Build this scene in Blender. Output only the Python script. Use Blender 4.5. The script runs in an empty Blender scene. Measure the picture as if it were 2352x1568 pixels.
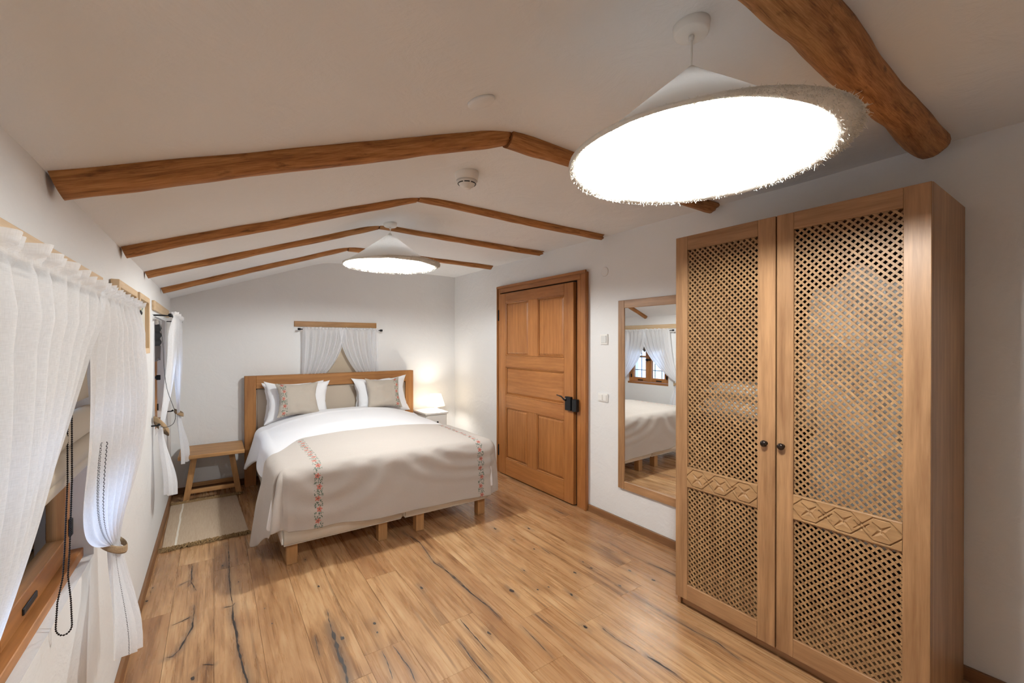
import bpy, bmesh, math, random
from mathutils import Vector, Matrix, noise
import numpy as np
random.seed(7)
PI = math.pi
SC = bpy.context.scene
COL = SC.collection

# ------------------------------------------------------------------ camera
CH = 1.45
TH = math.atan(684/985.0); PT = math.radians(0.2)
Fv = Vector((math.sin(TH)*math.cos(PT), math.cos(TH)*math.cos(PT), -math.sin(PT)))
Rv = Vector((math.cos(TH), -math.sin(TH), 0)); Uv = Rv.cross(Fv)
cd = bpy.data.cameras.new('camera'); cam = bpy.data.objects.new('camera', cd); COL.objects.link(cam)
cam.matrix_world = Matrix.Translation((0, 0, CH)) @ Matrix((Rv, Uv, -Fv)).transposed().to_4x4()
cd.sensor_width = 36; cd.lens = 985/2352*36; cd.shift_y = (788+985*math.tan(PT)-784)/2352
cd.clip_start = 0.02; cd.clip_end = 60
SC.camera = cam

# ------------------------------------------------------------------ world and exposure
W = bpy.data.worlds.new('world'); SC.world = W; W.use_nodes = True
bg = W.node_tree.nodes['Background']; bg.inputs[0].default_value = (0.52, 0.68, 1.0, 1); bg.inputs[1].default_value = 3.0
SC.view_settings.view_transform = 'Standard'; SC.view_settings.look = 'None'
SC.view_settings.exposure = 0.58; SC.view_settings.gamma = 1.0; SC.view_settings.use_curve_mapping = False
SC.cycles.max_bounces = 10; SC.cycles.diffuse_bounces = 6; SC.cycles.transparent_max_bounces = 16
SC.cycles.sample_clamp_indirect = 6.0
LAMP_W = 50.0; LAMP_FAR_W = 60.0; BED_LAMP_W = 3.2
MIRROR_ROT = -0.8
LAMP_COL = (0.955, 0.985, 0.97)

# ------------------------------------------------------------------ helpers
def srgb(r, g, b):
    f = lambda c: (c/255/12.92) if c/255 <= 0.04045 else ((c/255+0.055)/1.055)**2.4
    return (f(r), f(g), f(b), 1)

def link(o, parent=None):
    COL.objects.link(o)
    if parent is not None: o.parent = parent
    return o

def world_loc(p):
    v = Vector((0, 0, 0))
    while p is not None:
        v += p.location; p = p.parent
    return v

def obj(name, bm, m=None, parent=None, smooth=False):
    """bmesh in world coordinates -> one mesh object, under its parent"""
    me = bpy.data.meshes.new(name)
    if parent is not None:
        off = world_loc(parent)
        for v in bm.verts: v.co -= off
    bm.to_mesh(me); bm.free()
    if smooth:
        for p in me.polygons: p.use_smooth = True
    if m: me.materials.append(m)
    return link(bpy.data.objects.new(name, me), parent)

def tag(o, label, cat, group=None, kind=None):
    o['label'] = label; o['category'] = cat
    if group: o['group'] = group
    if kind: o['kind'] = kind
    return o

def thing(name, loc, label, cat, group=None):
    o = bpy.data.objects.new(name, None); o.empty_display_size = 0.1
    o.location = loc; COL.objects.link(o)
    return tag(o, label, cat, group)

def struct(name, bm, m, parent=None, smooth=False):
    o = obj(name, bm, m, parent, smooth)
    if parent is None: o['kind'] = 'structure'
    return o

def bx(bm, x0, x1, y0, y1, z0, z1, bev=0.0, seg=1):
    t = bmesh.new()
    vs = [t.verts.new((x, y, z)) for x in (x0, x1) for y in (y0, y1) for z in (z0, z1)]
    for f in ((0,1,3,2),(4,6,7,5),(0,4,5,1),(2,3,7,6),(0,2,6,4),(1,5,7,3)): t.faces.new([vs[i] for i in f])
    if bev: bmesh.ops.bevel(t, geom=t.edges[:], offset=bev, segments=seg, affect='EDGES')
    me = bpy.data.meshes.new('t'); t.to_mesh(me); t.free(); bm.from_mesh(me); bpy.data.meshes.remove(me)
    return bm

def box(x0, x1, y0, y1, z0, z1, bev=0.0, seg=1):
    return bx(bmesh.new(), x0, x1, y0, y1, z0, z1, bev, seg)

def tube(bm, pts, rad, n=8, cap=True):
    pts = [Vector(p) for p in pts]; rings = []
    prev = None
    for i, p in enumerate(pts):
        d = (pts[min(i+1, len(pts)-1)] - pts[max(i-1, 0)]).normalized()
        if prev is None:
            a = Vector((0, 0, 1)) if abs(d.z) < 0.9 else Vector((1, 0, 0))
            u = d.cross(a).normalized()
        else:
            u = (prev - d*prev.dot(d)).normalized()
        prev = u; w = d.cross(u)
        r = rad[i] if isinstance(rad, (list, tuple)) else rad
        rings.append([bm.verts.new(p + (u*math.cos(2*PI*k/n) + w*math.sin(2*PI*k/n))*r) for k in range(n)])
    for a, b in zip(rings, rings[1:]):
        for k in range(n): bm.faces.new((a[k], a[(k+1) % n], b[(k+1) % n], b[k]))
    if cap:
        bm.faces.new(rings[0][::-1]); bm.faces.new(rings[-1])
    return bm

def lathe(bm, c, prof, n=32, axis='z'):
    c = Vector(c); rings = []
    for r, h in prof:
        ring = []
        for k in range(n):
            a = 2*PI*k/n
            v = {'z': (r*math.cos(a), r*math.sin(a), h), 'x': (h, r*math.cos(a), r*math.sin(a)), 'y': (r*math.cos(a), h, r*math.sin(a))}[axis]
            ring.append(bm.verts.new(c + Vector(v)))
        rings.append(ring)
    for a, b in zip(rings, rings[1:]):
        for k in range(n): bm.faces.new((a[k], a[(k+1) % n], b[(k+1) % n], b[k]))
    if prof[0][0] > 1e-5: bm.faces.new(rings[0])
    if prof[-1][0] > 1e-5: bm.faces.new(rings[-1])
    bmesh.ops.remove_doubles(bm, verts=bm.verts, dist=1e-6)
    bmesh.ops.recalc_face_normals(bm, faces=bm.faces)
    return bm

def sheet(bm, P, UV=None):
    """P: rows of points (nv x nu); UV: same shape of (u,v)"""
    nv, nu = len(P), len(P[0])
    vs = [[bm.verts.new(P[j][i]) for i in range(nu)] for j in range(nv)]
    L = bm.loops.layers.uv.verify()
    for j in range(nv-1):
        for i in range(nu-1):
            ids = ((j, i), (j, i+1), (j+1, i+1), (j+1, i))
            f = bm.faces.new([vs[a][b] for a, b in ids])
            if UV is not None:
                for lp, (a, b) in zip(f.loops, ids): lp[L].uv = UV[a][b]
    return bm

def nz(a, b=0.0, c=0.0): return noise.noise(Vector((a, b, c)))
def spl(pts, n=10):
    P = [Vector(p) for p in pts]; P = [P[0]*2-P[1]]+P+[P[-1]*2-P[-2]]; out = []
    for i in range(1, len(P)-2):
        for k in range(n):
            t = k/n; out.append(0.5*((2*P[i])+(P[i+1]-P[i-1])*t+(2*P[i-1]-5*P[i]+4*P[i+1]-P[i+2])*t*t+(-P[i-1]+3*P[i]-3*P[i+1]+P[i+2])*t**3))
    out.append(P[-2]); return out
def lerp(a, b, t): return a+(b-a)*t
def sstep(a, b, x):
    t = min(1, max(0, (x-a)/(b-a))); return t*t*(3-2*t)

# ------------------------------------------------------------------ materials
class NT:
    def __init__(s, name):
        s.m = bpy.data.materials.new(name); s.m.use_nodes = True
        s.t = s.m.node_tree; s.t.nodes.clear()
        s.out = s.n('ShaderNodeOutputMaterial')
    def n(s, typ, **k):
        x = s.t.nodes.new(typ)
        for a, b in k.items():
            if a.startswith('i_'):
                x.inputs[a[2:].replace('_', ' ')].default_value = b
            else: setattr(x, a, b)
        return x
    def l(s, a, b): s.t.links.new(a, b)
    def math(s, op, a, b=None, c=None):
        x = s.n('ShaderNodeMath', operation=op)
        for i, v in enumerate((a, b, c)):
            if v is None: continue
            if isinstance(v, (int, float)): x.inputs[i].default_value = v
            else: s.l(v, x.inputs[i])
        return x.outputs[0]
    def mix(s, fac, a, b, blend='MIX'):
        x = s.n('ShaderNodeMix', data_type='RGBA', blend_type=blend)
        for sock, v in ((x.inputs[0], fac), (x.inputs[6], a), (x.inputs[7], b)):
            if isinstance(v, (int, float, tuple)): sock.default_value = v
            else: s.l(v, sock)
        return x.outputs[2]
    def ramp(s, fac, stops, interp='LINEAR'):
        x = s.n('ShaderNodeValToRGB'); x.color_ramp.interpolation = interp
        e = x.color_ramp.elements
        while len(e) < len(stops): e.new(0.5)
        for el, (p, c) in zip(e, stops): el.position = p; el.color = c
        s.l(fac, x.inputs[0]); return x.outputs[0]
    def noise(s, vec, scale, detail=4, rough=0.55, dist=0.0):
        x = s.n('ShaderNodeTexNoise'); x.inputs['Scale'].default_value = scale; x.inputs['Detail'].default_value = detail
        x.inputs['Roughness'].default_value = rough; x.inputs['Distortion'].default_value = dist
        if vec is not None: s.l(vec, x.inputs['Vector'])
        return x.outputs['Fac']
    def map(s, vec, scale=(1, 1, 1), loc=(0, 0, 0)):
        x = s.n('ShaderNodeMapping'); x.inputs['Scale'].default_value = scale; x.inputs['Location'].default_value = loc
        s.l(vec, x.inputs['Vector']); return x.outputs[0]
    def bump(s, h, strength, dist=0.002):
        x = s.n('ShaderNodeBump'); x.inputs['Strength'].default_value = strength; x.inputs['Distance'].default_value = dist
        s.l(h, x.inputs['Height']); return x.outputs[0]
    def pbr(s, col, rough=0.6, normal=None, metal=0.0, spec=0.5, sheen=0.0):
        b = s.n('ShaderNodeBsdfPrincipled')
        for nm, v in (('Base Color', col), ('Roughness', rough), ('Metallic', metal), ('Specular IOR Level', spec), ('Sheen Weight', sheen)):
            if isinstance(v, (int, float, tuple)): b.inputs[nm].default_value = v
            else: s.l(v, b.inputs[nm])
        if normal is not None: s.l(normal, b.inputs['Normal'])
        return b
    def done(s, shader):
        s.l(shader, s.out.inputs[0]); return s.m

def plain(name, col, rough=0.5, metal=0.0, spec=0.5):
    t = NT(name); b = t.pbr(col, rough, None, metal, spec)
    return t.done(b.outputs[0])

def plaster(name, col, bump=0.35):
    t = NT(name); c = t.n('ShaderNodeTexCoord').outputs['Object']
    big = t.noise(c, 1.7, 4, 0.6); fine = t.noise(c, 40, 4, 0.7); mid = t.noise(c, 5.5, 5, 0.6, 0.6)
    dark = tuple(x*0.93 for x in col[:3])+(1,)
    cc = t.mix(t.math('MULTIPLY', big, 0.8), col, dark)
    h = t.math('ADD', t.math('MULTIPLY', mid, 1.0), t.math('MULTIPLY', fine, 0.10))
    return t.done(t.pbr(cc, 0.85, t.bump(h, bump, 0.02), spec=0.25).outputs[0])

def wood(name, light, dark, axis='z', scale=1.0, rough=0.45, streak=0.5, knots=0.0, bumps=0.15, vary=0.12, spec=0.4):
    """long-grained wood; grain along the axis, in the thing's own coordinates"""
    t = NT(name); tc = t.n('ShaderNodeTexCoord').outputs['Object']
    rnd = t.n('ShaderNodeObjectInfo').outputs['Random']
    add = t.n('ShaderNodeVectorMath', operation='ADD'); t.l(tc, add.inputs[0])
    cb = t.n('ShaderNodeCombineXYZ')
    for i in range(3): t.l(t.math('MULTIPLY', rnd, 7.3+3.1*i), cb.inputs[i])
    t.l(cb.outputs[0], add.inputs[1]); v = add.outputs[0]
    s = {'x': (0.07, 1, 1), 'y': (1, 0.07, 1), 'z': (1, 1, 0.07)}[axis]
    vg = t.map(v, tuple(k*scale for k in s))
    g1 = t.noise(vg, 30, 4, 0.62, 0.4); g2 = t.noise(vg, 130, 2, 0.6); g3 = t.noise(t.map(v, tuple(k**0.6*scale for k in s)), 5, 3, 0.55, 1.2)
    wv = t.n('ShaderNodeTexWave', wave_type='RINGS', rings_direction={'x': 'X', 'y': 'Y', 'z': 'Z'}[axis])
    wv.inputs['Scale'].default_value = 9*scale; wv.inputs['Distortion'].default_value = 6; wv.inputs['Detail'].default_value = 2; wv.inputs['Detail Scale'].default_value = 0.8
    t.l(t.map(v, tuple(k**0.75 for k in s), (0.4, 0.3, 0.2)), wv.inputs['Vector'])
    f = t.math('ADD', t.math('MULTIPLY', g1, 0.5), t.math('ADD', t.math('MULTIPLY', g3, 0.44), t.math('MULTIPLY', wv.outputs['Fac'], 0.06)))
    f = t.math('ADD', f, t.math('MULTIPLY', t.math('SUBTRACT', g2, 0.5), 0.25))
    mid = tuple(lerp(a, b, 0.45) for a, b in zip(light, dark))
    c = t.ramp(f, [(0.5-streak*0.42, dark), (0.5, mid), (0.5+streak*0.30, light)])
    if knots:
        vo = t.n('ShaderNodeTexVoronoi'); vo.inputs['Scale'].default_value = 3.2
        t.l(t.map(v, tuple(k**0.4 for k in s)), vo.inputs['Vector'])
        k = t.ramp(vo.outputs['Distance'], [(0.0, (1, 1, 1, 1)), (0.05, (0.8, 0.8, 0.8, 1)), (0.14, (0, 0, 0, 1))])
        c = t.mix(t.math('MULTIPLY', k, knots), c, tuple(x*0.3 for x in dark[:3])+(1,))
    hv = t.n('ShaderNodeHueSaturation'); t.l(c, hv.inputs['Color'])
    t.l(t.math('ADD', 1-vary/2, t.math('MULTIPLY', rnd, vary)), hv.inputs['Value'])
    return t.done(t.pbr(hv.outputs[0], rough, t.bump(g1, bumps, 0.002), spec=spec).outputs[0])

_wc = {}
def wd(kind, axis):
    if (kind, axis) in _wc: return _wc[(kind, axis)]
    P = {'door': (srgb(178, 120, 68), srgb(122, 72, 34), dict(rough=0.36, streak=0.7, knots=0.4)),
         'ward': (srgb(176, 135, 96), srgb(120, 84, 54), dict(rough=0.42, streak=0.55)),
         'lattice': (srgb(168, 132, 92), srgb(126, 92, 60), dict(rough=0.5, streak=0.5)),
         'oak': (srgb(186, 142, 94), srgb(130, 90, 52), dict(rough=0.5, streak=0.6)),
         'head': (srgb(176, 124, 72), srgb(112, 70, 34), dict(rough=0.5, streak=0.8, knots=0.2)),
         'pale': (srgb(214, 188, 154), srgb(190, 160, 122), dict(rough=0.55, streak=0.4)),
         'base': (srgb(138, 98, 64), srgb(102, 68, 40), dict(rough=0.45, streak=0.5)),
         'win': (srgb(178, 120, 66), srgb(120, 74, 34), dict(rough=0.45, streak=0.6)),
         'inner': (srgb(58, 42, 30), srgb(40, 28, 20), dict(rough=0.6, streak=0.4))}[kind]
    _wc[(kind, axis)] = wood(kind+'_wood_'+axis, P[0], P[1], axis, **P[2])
    return _wc[(kind, axis)]

def cloth(name, col, weave=900, rough=0.9, bump=0.25, vary=0.06, trans=0.0, crease=0.0):
    t = NT(name); c = t.n('ShaderNodeTexCoord').outputs['Object']
    w1 = t.noise(t.map(c, (1, 0.12, 1)), weave, 2); w2 = t.noise(t.map(c, (0.12, 1, 1)), weave, 2)
    w = t.math('ADD', w1, w2); b = t.noise(c, 6, 3)
    cc = t.mix(t.math('MULTIPLY', w, 0.5), tuple(x*(1-vary*2) for x in col[:3])+(1,), col)
    h = w
    if crease:
        h = t.math('ADD', t.math('MULTIPLY', w, 0.15), t.math('MULTIPLY', t.noise(c, 7, 4, 0.5, 1.5), crease))
    p = t.pbr(cc, rough, t.bump(h, bump, 0.003 if not crease else 0.01), spec=0.15, sheen=0.1)
    sh = p.outputs[0]
    if trans:
        tr = t.n('ShaderNodeBsdfTranslucent'); t.l(cc, tr.inputs[0])
        mx = t.n('ShaderNodeMixShader'); mx.inputs[0].default_value = trans
        t.l(sh, mx.inputs[1]); t.l(tr.outputs[0], mx.inputs[2]); sh = mx.outputs[0]
    return t.done(sh)

def sheer_mat(name, lines=True, tp0=0.08, tp1=0.20):
    """sheer white cotton; uv.x is metres from the free edge, uv.y metres down"""
    t = NT(name); uv = t.n('ShaderNodeTexCoord').outputs['UV']
    sp = t.n('ShaderNodeSeparateXYZ'); t.l(uv, sp.inputs[0]); U, V = sp.outputs[0], sp.outputs[1]
    wv = t.math('MULTIPLY', t.math('ADD', t.noise(t.map(uv, (1, 0.06, 1)), 1100, 1), t.noise(t.map(uv, (0.06, 1, 1)), 1100, 1)), 0.5)
    base = srgb(248, 249, 252)
    d = t.pbr(base, 0.9, t.bump(wv, 0.08, 0.002), spec=0.1)
    tr = t.n('ShaderNodeBsdfTranslucent'); tr.inputs[0].default_value = base
    m1 = t.n('ShaderNodeMixShader'); m1.inputs[0].default_value = 0.50
    t.l(d.outputs[0], m1.inputs[1]); t.l(tr.outputs[0], m1.inputs[2])
    tp = t.n('ShaderNodeBsdfTransparent'); tp.inputs[0].default_value = (1, 1, 1, 1)
    m2 = t.n('ShaderNodeMixShader')
    t.l(t.ramp(wv, [(0.40, (tp0, tp0, tp0, 1)), (0.62, (tp1, tp1, tp1, 1))]), m2.inputs[0])
    t.l(m1.outputs[0], m2.inputs[1]); t.l(tp.outputs[0], m2.inputs[2]); last = m2.outputs[0]
    if lines:
        def stitch(u0, w, per, duty, zig):
            ph = t.math('FRACT', t.math('MULTIPLY', V, 1/per))
            tri = t.math('ABSOLUTE', t.math('SUBTRACT', ph, 0.5))
            off = t.math('ADD', u0-zig/2, t.math('MULTIPLY', tri, zig*2))
            near = t.math('LESS_THAN', t.math('ABSOLUTE', t.math('SUBTRACT', U, off)), w)
            on = t.math('LESS_THAN', t.math('FRACT', t.math('MULTIPLY', V, 2/per)), duty)
            return t.math('MULTIPLY', near, on)
        if lines == 'dots':
            k = stitch(0.011, 0.0035, 0.026, 0.25, 0.0); k = t.math('MULTIPLY', k, t.math('GREATER_THAN', V, 0.36))
        else:
            a = stitch(0.207, 0.0030, 0.009, 0.60, 0.003); a2 = stitch(0.213, 0.0018, 0.010, 0.6, 0.003); b = stitch(0.232, 0.0018, 0.011, 0.85, 0.005)
            k = t.math('MULTIPLY', t.math('MAXIMUM', t.math('MAXIMUM', a, a2), b), t.math('GREATER_THAN', V, 0.40))
        dk = t.pbr(srgb(52, 50, 56), 0.9, None, spec=0.1)
        m3 = t.n('ShaderNodeMixShader'); t.l(k, m3.inputs[0]); t.l(last, m3.inputs[1]); t.l(dk.outputs[0], m3.inputs[2]); last = m3.outputs[0]
    return t.done(last)

def floral_mat(name, base, strips, hw, crease=0.0, vlim=None):
    """linen with embroidered flower strips along v at each u in strips; uv in metres"""
    t = NT(name); tc = t.n('ShaderNodeTexCoord'); uv = tc.outputs['UV']; c = tc.outputs['Object']
    sp = t.n('ShaderNodeSeparateXYZ'); t.l(uv, sp.inputs[0]); U, V = sp.outputs[0], sp.outputs[1]
    w = t.math('ADD', t.noise(t.map(uv, (1, 0.1, 1)), 650, 2), t.noise(t.map(uv, (0.1, 1, 1)), 650, 2))
    col = t.mix(t.math('MULTIPLY', w, 0.5), tuple(x*0.84 for x in base[:3])+(1,), base)
    red, org, grn, dkg = srgb(180, 84, 78), srgb(196, 120, 98), srgb(78, 112, 92), srgb(58, 72, 66)
    per = 0.074
    for u0 in strips:
        du = t.math('SUBTRACT', U, u0)
        inside = t.math('LESS_THAN', t.math('ABSOLUTE', du), hw)
        if vlim:
            inside = t.math('MULTIPLY', inside, t.math('LESS_THAN', V, vlim[1]))
            inside = t.math('MULTIPLY', inside, t.math('GREATER_THAN', V, vlim[0]))
        vi = t.math('MULTIPLY', V, 1/per); fr = t.math('SUBTRACT', t.math('FRACT', vi), 0.5)
        odd = t.math('SUBTRACT', t.math('MULTIPLY', t.math('FRACT', t.math('MULTIPLY', t.math('FLOOR', vi), 0.5)), 4), 1)
        fu = t.math('SUBTRACT', du, t.math('MULTIPLY', odd, hw*0.18)); fv = t.math('MULTIPLY', fr, per)
        r = t.math('SQRT', t.math('ADD', t.math('MULTIPLY', fu, fu), t.math('MULTIPLY', fv, fv)))
        ang = t.math('ARCTAN2', fv, fu); pet = t.math('ADD', 0.0150, t.math('MULTIPLY', t.math('COSINE', t.math('MULTIPLY', ang, 5)), 0.0040))
        flower = t.math('LESS_THAN', r, pet); heart = t.math('LESS_THAN', r, 0.004)
        x = t.noise(uv, 130, 1); y = t.noise(uv, 210, 1)
        leafz = t.math('GREATER_THAN', t.math('ABSOLUTE', fr), 0.16)
        vo = t.n('ShaderNodeTexVoronoi'); vo.inputs['Scale'].default_value = 95; vo.inputs['Randomness'].default_value = 0.7
        t.l(t.map(uv, (1, 0.8, 1)), vo.inputs['Vector'])
        leaf = t.math('MULTIPLY', t.math('MULTIPLY', t.math('LESS_THAN', vo.outputs['Distance'], 0.50), leafz), t.math('GREATER_THAN', x, 0.42))
        leafc = t.mix(t.math('GREATER_THAN', y, 0.5), grn, dkg)
        col = t.mix(t.math('MULTIPLY', t.math('MULTIPLY', leaf, inside), 0.85), col, leafc)
        flc = t.mix(t.math('GREATER_THAN', y, 0.5), red, org)
        st = t.math('MULTIPLY', t.math('MULTIPLY', flower, inside), t.math('GREATER_THAN', x, 0.30))
        col = t.mix(t.math('MULTIPLY', st, 0.88), col, flc)
        col = t.mix(t.math('MULTIPLY', t.math('MULTIPLY', heart, inside), 0.9), col, dkg)
    h = t.math('MULTIPLY', w, 0.12)
    if crease: h = t.math('ADD', h, t.math('MULTIPLY', t.noise(c, 6, 4, 0.5, 1.6), crease))
    return t.done(t.pbr(col, 0.9, t.bump(h, 0.35, 0.01), spec=0.12, sheen=0.1).outputs[0])

M_WALL = plaster('lime_plaster_white', srgb(230, 230, 230))
M_CEIL = plaster('lime_plaster_ceiling', srgb(233, 234, 235), 0.45)
M_WHITE = plain('white_plastic', srgb(232, 230, 226), 0.4)
M_BLACK = plain('black_iron', srgb(34, 35, 38), 0.45, 0.6)
M_BLACKP = plain('black_plastic', srgb(22, 22, 24), 0.4)
M_GAP_SHADE = plain('gap_shade', srgb(30, 20, 14), 0.9)
M_COTTON = cloth('white_cotton', srgb(240, 240, 243), 700, crease=0.6, bump=0.30)
M_DUVET = cloth('white_duvet_cotton', srgb(240, 240, 244), 700, crease=0.5, bump=0.22)
M_CREAM = cloth('cream_bed_fabric', srgb(244, 242, 236), 800)
M_TAUPE = cloth('taupe_upholstery', srgb(196, 182, 166), 800)
M_BLIND = cloth('beige_blind_fabric', srgb(206, 190, 168), 900, trans=0.15)
M_ROPE = cloth('tan_cord', srgb(176, 150, 118), 300, bump=0.6)
M_GLASS = None
def glass():
    t = NT('window_glass'); a = t.n('ShaderNodeBsdfTransparent'); a.inputs[0].default_value = (0.93, 0.96, 0.97, 1)
    g = t.n('ShaderNodeBsdfGlossy'); g.inputs['Roughness'].default_value = 0.02
    fr = t.n('ShaderNodeFresnel'); fr.inputs[0].default_value = 1.45
    m = t.n('ShaderNodeMixShader'); t.l(fr.outputs[0], m.inputs[0]); t.l(a.outputs[0], m.inputs[1]); t.l(g.outputs[0], m.inputs[2])
    return t.done(m.outputs[0])
M_GLASS = glass()
M_MIRROR = plain('mirror_silver', (0.92, 0.93, 0.92, 1), 0.005, 1.0)

# ================================================================== room shell
XL, XR, YB, YF = -0.34, 2.67, 5.20, -2.40
RX, RZ = 1.05, 2.372        # ridge
ZL, ZR = 1.872, 2.338       # eaves
def ceil_z(x):
    return lerp(ZL, RZ, (x-XL)/(RX-XL)) if x < RX else lerp(RZ, ZR, (x-RX)/(XR-RX))

W1 = (0.70, 2.02, 0.73, 1.60); W2 = (3.87, 4.64, 0.80, 1.64); W3 = (0.82, 1.56, 1.00, 1.60)
def wall_with_holes(bm, T, a0, a1, z0, z1, holes, th):
    """boxes around the rectangular holes; T maps (along, depth, z) to the world"""
    def cell(p0, p1, q0, q1):
        if p1-p0 < 1e-4 or q1-q0 < 1e-4: return
        vs = [bm.verts.new(T(a, d, z)) for a in (p0, p1) for d in (0, th) for z in (q0, q1)]
        for f in ((0,1,3,2),(4,6,7,5),(0,4,5,1),(2,3,7,6),(0,2,6,4),(1,5,7,3)): bm.faces.new([vs[i] for i in f])
    x = a0
    for h in sorted(holes):
        cell(x, h[0], z0, z1); cell(h[0], h[1], z0, h[2]); cell(h[0], h[1], h[3], z1); x = h[1]
    cell(x, a1, z0, z1)
    bmesh.ops.recalc_face_normals(bm, faces=bm.faces)
TL = lambda a, d, z: (XL-d, a, z)
TB = lambda a, d, z: (a, YB+d, z)
bm = bmesh.new(); wall_with_holes(bm, TL, YF-0.2, YB+0.3, 0, ZL+0.02, [W1, W2], 0.30); struct('wall_left', bm, M_WALL)
bm = bmesh.new(); wall_with_holes(bm, TB, XL-0.001, XR+0.001, 0, 2.46, [W3], 0.30); struct('wall_back', bm, M_WALL)
struct('wall_right', box(XR, XR+0.25, YF-0.2, YB+0.3, 0, ZR+0.03), M_WALL)
struct('wall_front', box(XL, XR, YF-0.2, YF, 0, 2.46), M_WALL)
# ceiling: two slopes with a softly rounded ridge, lime plaster on an uneven ground
bm = bmesh.new()
xs = [XL-0.05+(XR+0.1-XL)*i/60 for i in range(61)]; ys = [YF-0.2+(YB+0.4-YF)*j/130 for j in range(131)]
P = []
for y in ys:
    row = []
    for x in xs:
        z = ceil_z(x); d = abs(x-RX)
        if d < 0.16: z -= 0.024*(1-d/0.16)**2*0.6
        z += 0.006*nz(x*1.7, y*1.7, 3)+0.0025*nz(x*6, y*6, 1)
        row.append((x, y, z))
    P.append(row)
sheet(bm, P)
top = [[(x, y, 2.75) for x in (xs[0], xs[-1])] for y in (ys[0], ys[-1])]
sheet(bm, top)
o = struct('ceiling', bm, M_CEIL, smooth=True)

# ------------------------------------------------------------------ floor of wide oak planks
def plank_mat():
    t = NT('rustic_oak_plank'); tc = t.n('ShaderNodeTexCoord').outputs['Object']
    oi = t.n('ShaderNodeObjectInfo'); rnd = oi.outputs['Random']
    at = t.n('ShaderNodeAttribute'); at.attribute_name = 'stain'
    tone = t.n('ShaderNodeAttribute'); tone.attribute_name = 'tone'
    add = t.n('ShaderNodeVectorMath', operation='ADD'); t.l(tc, add.inputs[0]); cb = t.n('ShaderNodeCombineXYZ')
    for i in range(3): t.l(t.math('MULTIPLY', tone.outputs['Fac'], 9.0+5*i), cb.inputs[i])
    t.l(cb.outputs[0], add.inputs[1]); v = add.outputs[0]
    g1 = t.noise(t.map(v, (1, 0.05, 1)), 34, 5, 0.65, 0.6); g2 = t.noise(t.map(v, (1, 0.03, 1)), 150, 2)
    g3 = t.noise(t.map(v, (1, 0.22, 1)), 5.5, 3, 0.55, 1.4); g4 = t.noise(t.map(v, (1, 0.12, 1)), 13, 3, 0.6, 2.2)
    f = t.math('ADD', t.math('MULTIPLY', g1, 0.34), t.math('ADD', t.math('MULTIPLY', g3, 0.42), t.math('MULTIPLY', g4, 0.24)))
    f = t.math('ADD', f, t.math('MULTIPLY', t.math('SUBTRACT', g2, 0.5), 0.22))
    c = t.ramp(f, [(0.34, srgb(110, 76, 48)), (0.44, srgb(158, 118, 80)), (0.54, srgb(188, 148, 106)), (0.66, srgb(208, 174, 132))])
    # tone per plank: warmer, darker, greyer
    c = t.mix(t.math('MULTIPLY', tone.outputs['Fac'], 0.62), c, srgb(142, 98, 64), 'MIX')
    # thin dark grain streaks of rustic oak
    s1 = t.noise(t.map(v, (1, 0.035, 1)), 17, 3, 0.5, 1.0)
    k = t.ramp(s1, [(0.60, (0, 0, 0, 1)), (0.68, (1, 1, 1, 1))])
    c = t.mix(t.math('MULTIPLY', k, 0.50), c, srgb(96, 66, 44))
    st = t.math('MULTIPLY', at.outputs['Fac'], t.math('ADD', 0.35, t.math('MULTIPLY', g4, 1.2)))
    c = t.mix(t.math('MINIMUM', t.math('MULTIPLY', st, 0.85), 0.9), c, srgb(92, 76, 66))
    ro = t.math('ADD', 0.20, t.math('MULTIPLY', g1, 0.16))
    return t.done(t.pbr(c, ro, t.bump(t.math('ADD', g1, t.math('MULTIPLY', g2, 0.3)), 0.10, 0.002), spec=0.5).outputs[0])
M_PLANK = plank_mat()
M_FILL = plain('dark_resin_filler', srgb(44, 36, 32), 0.5)
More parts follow.
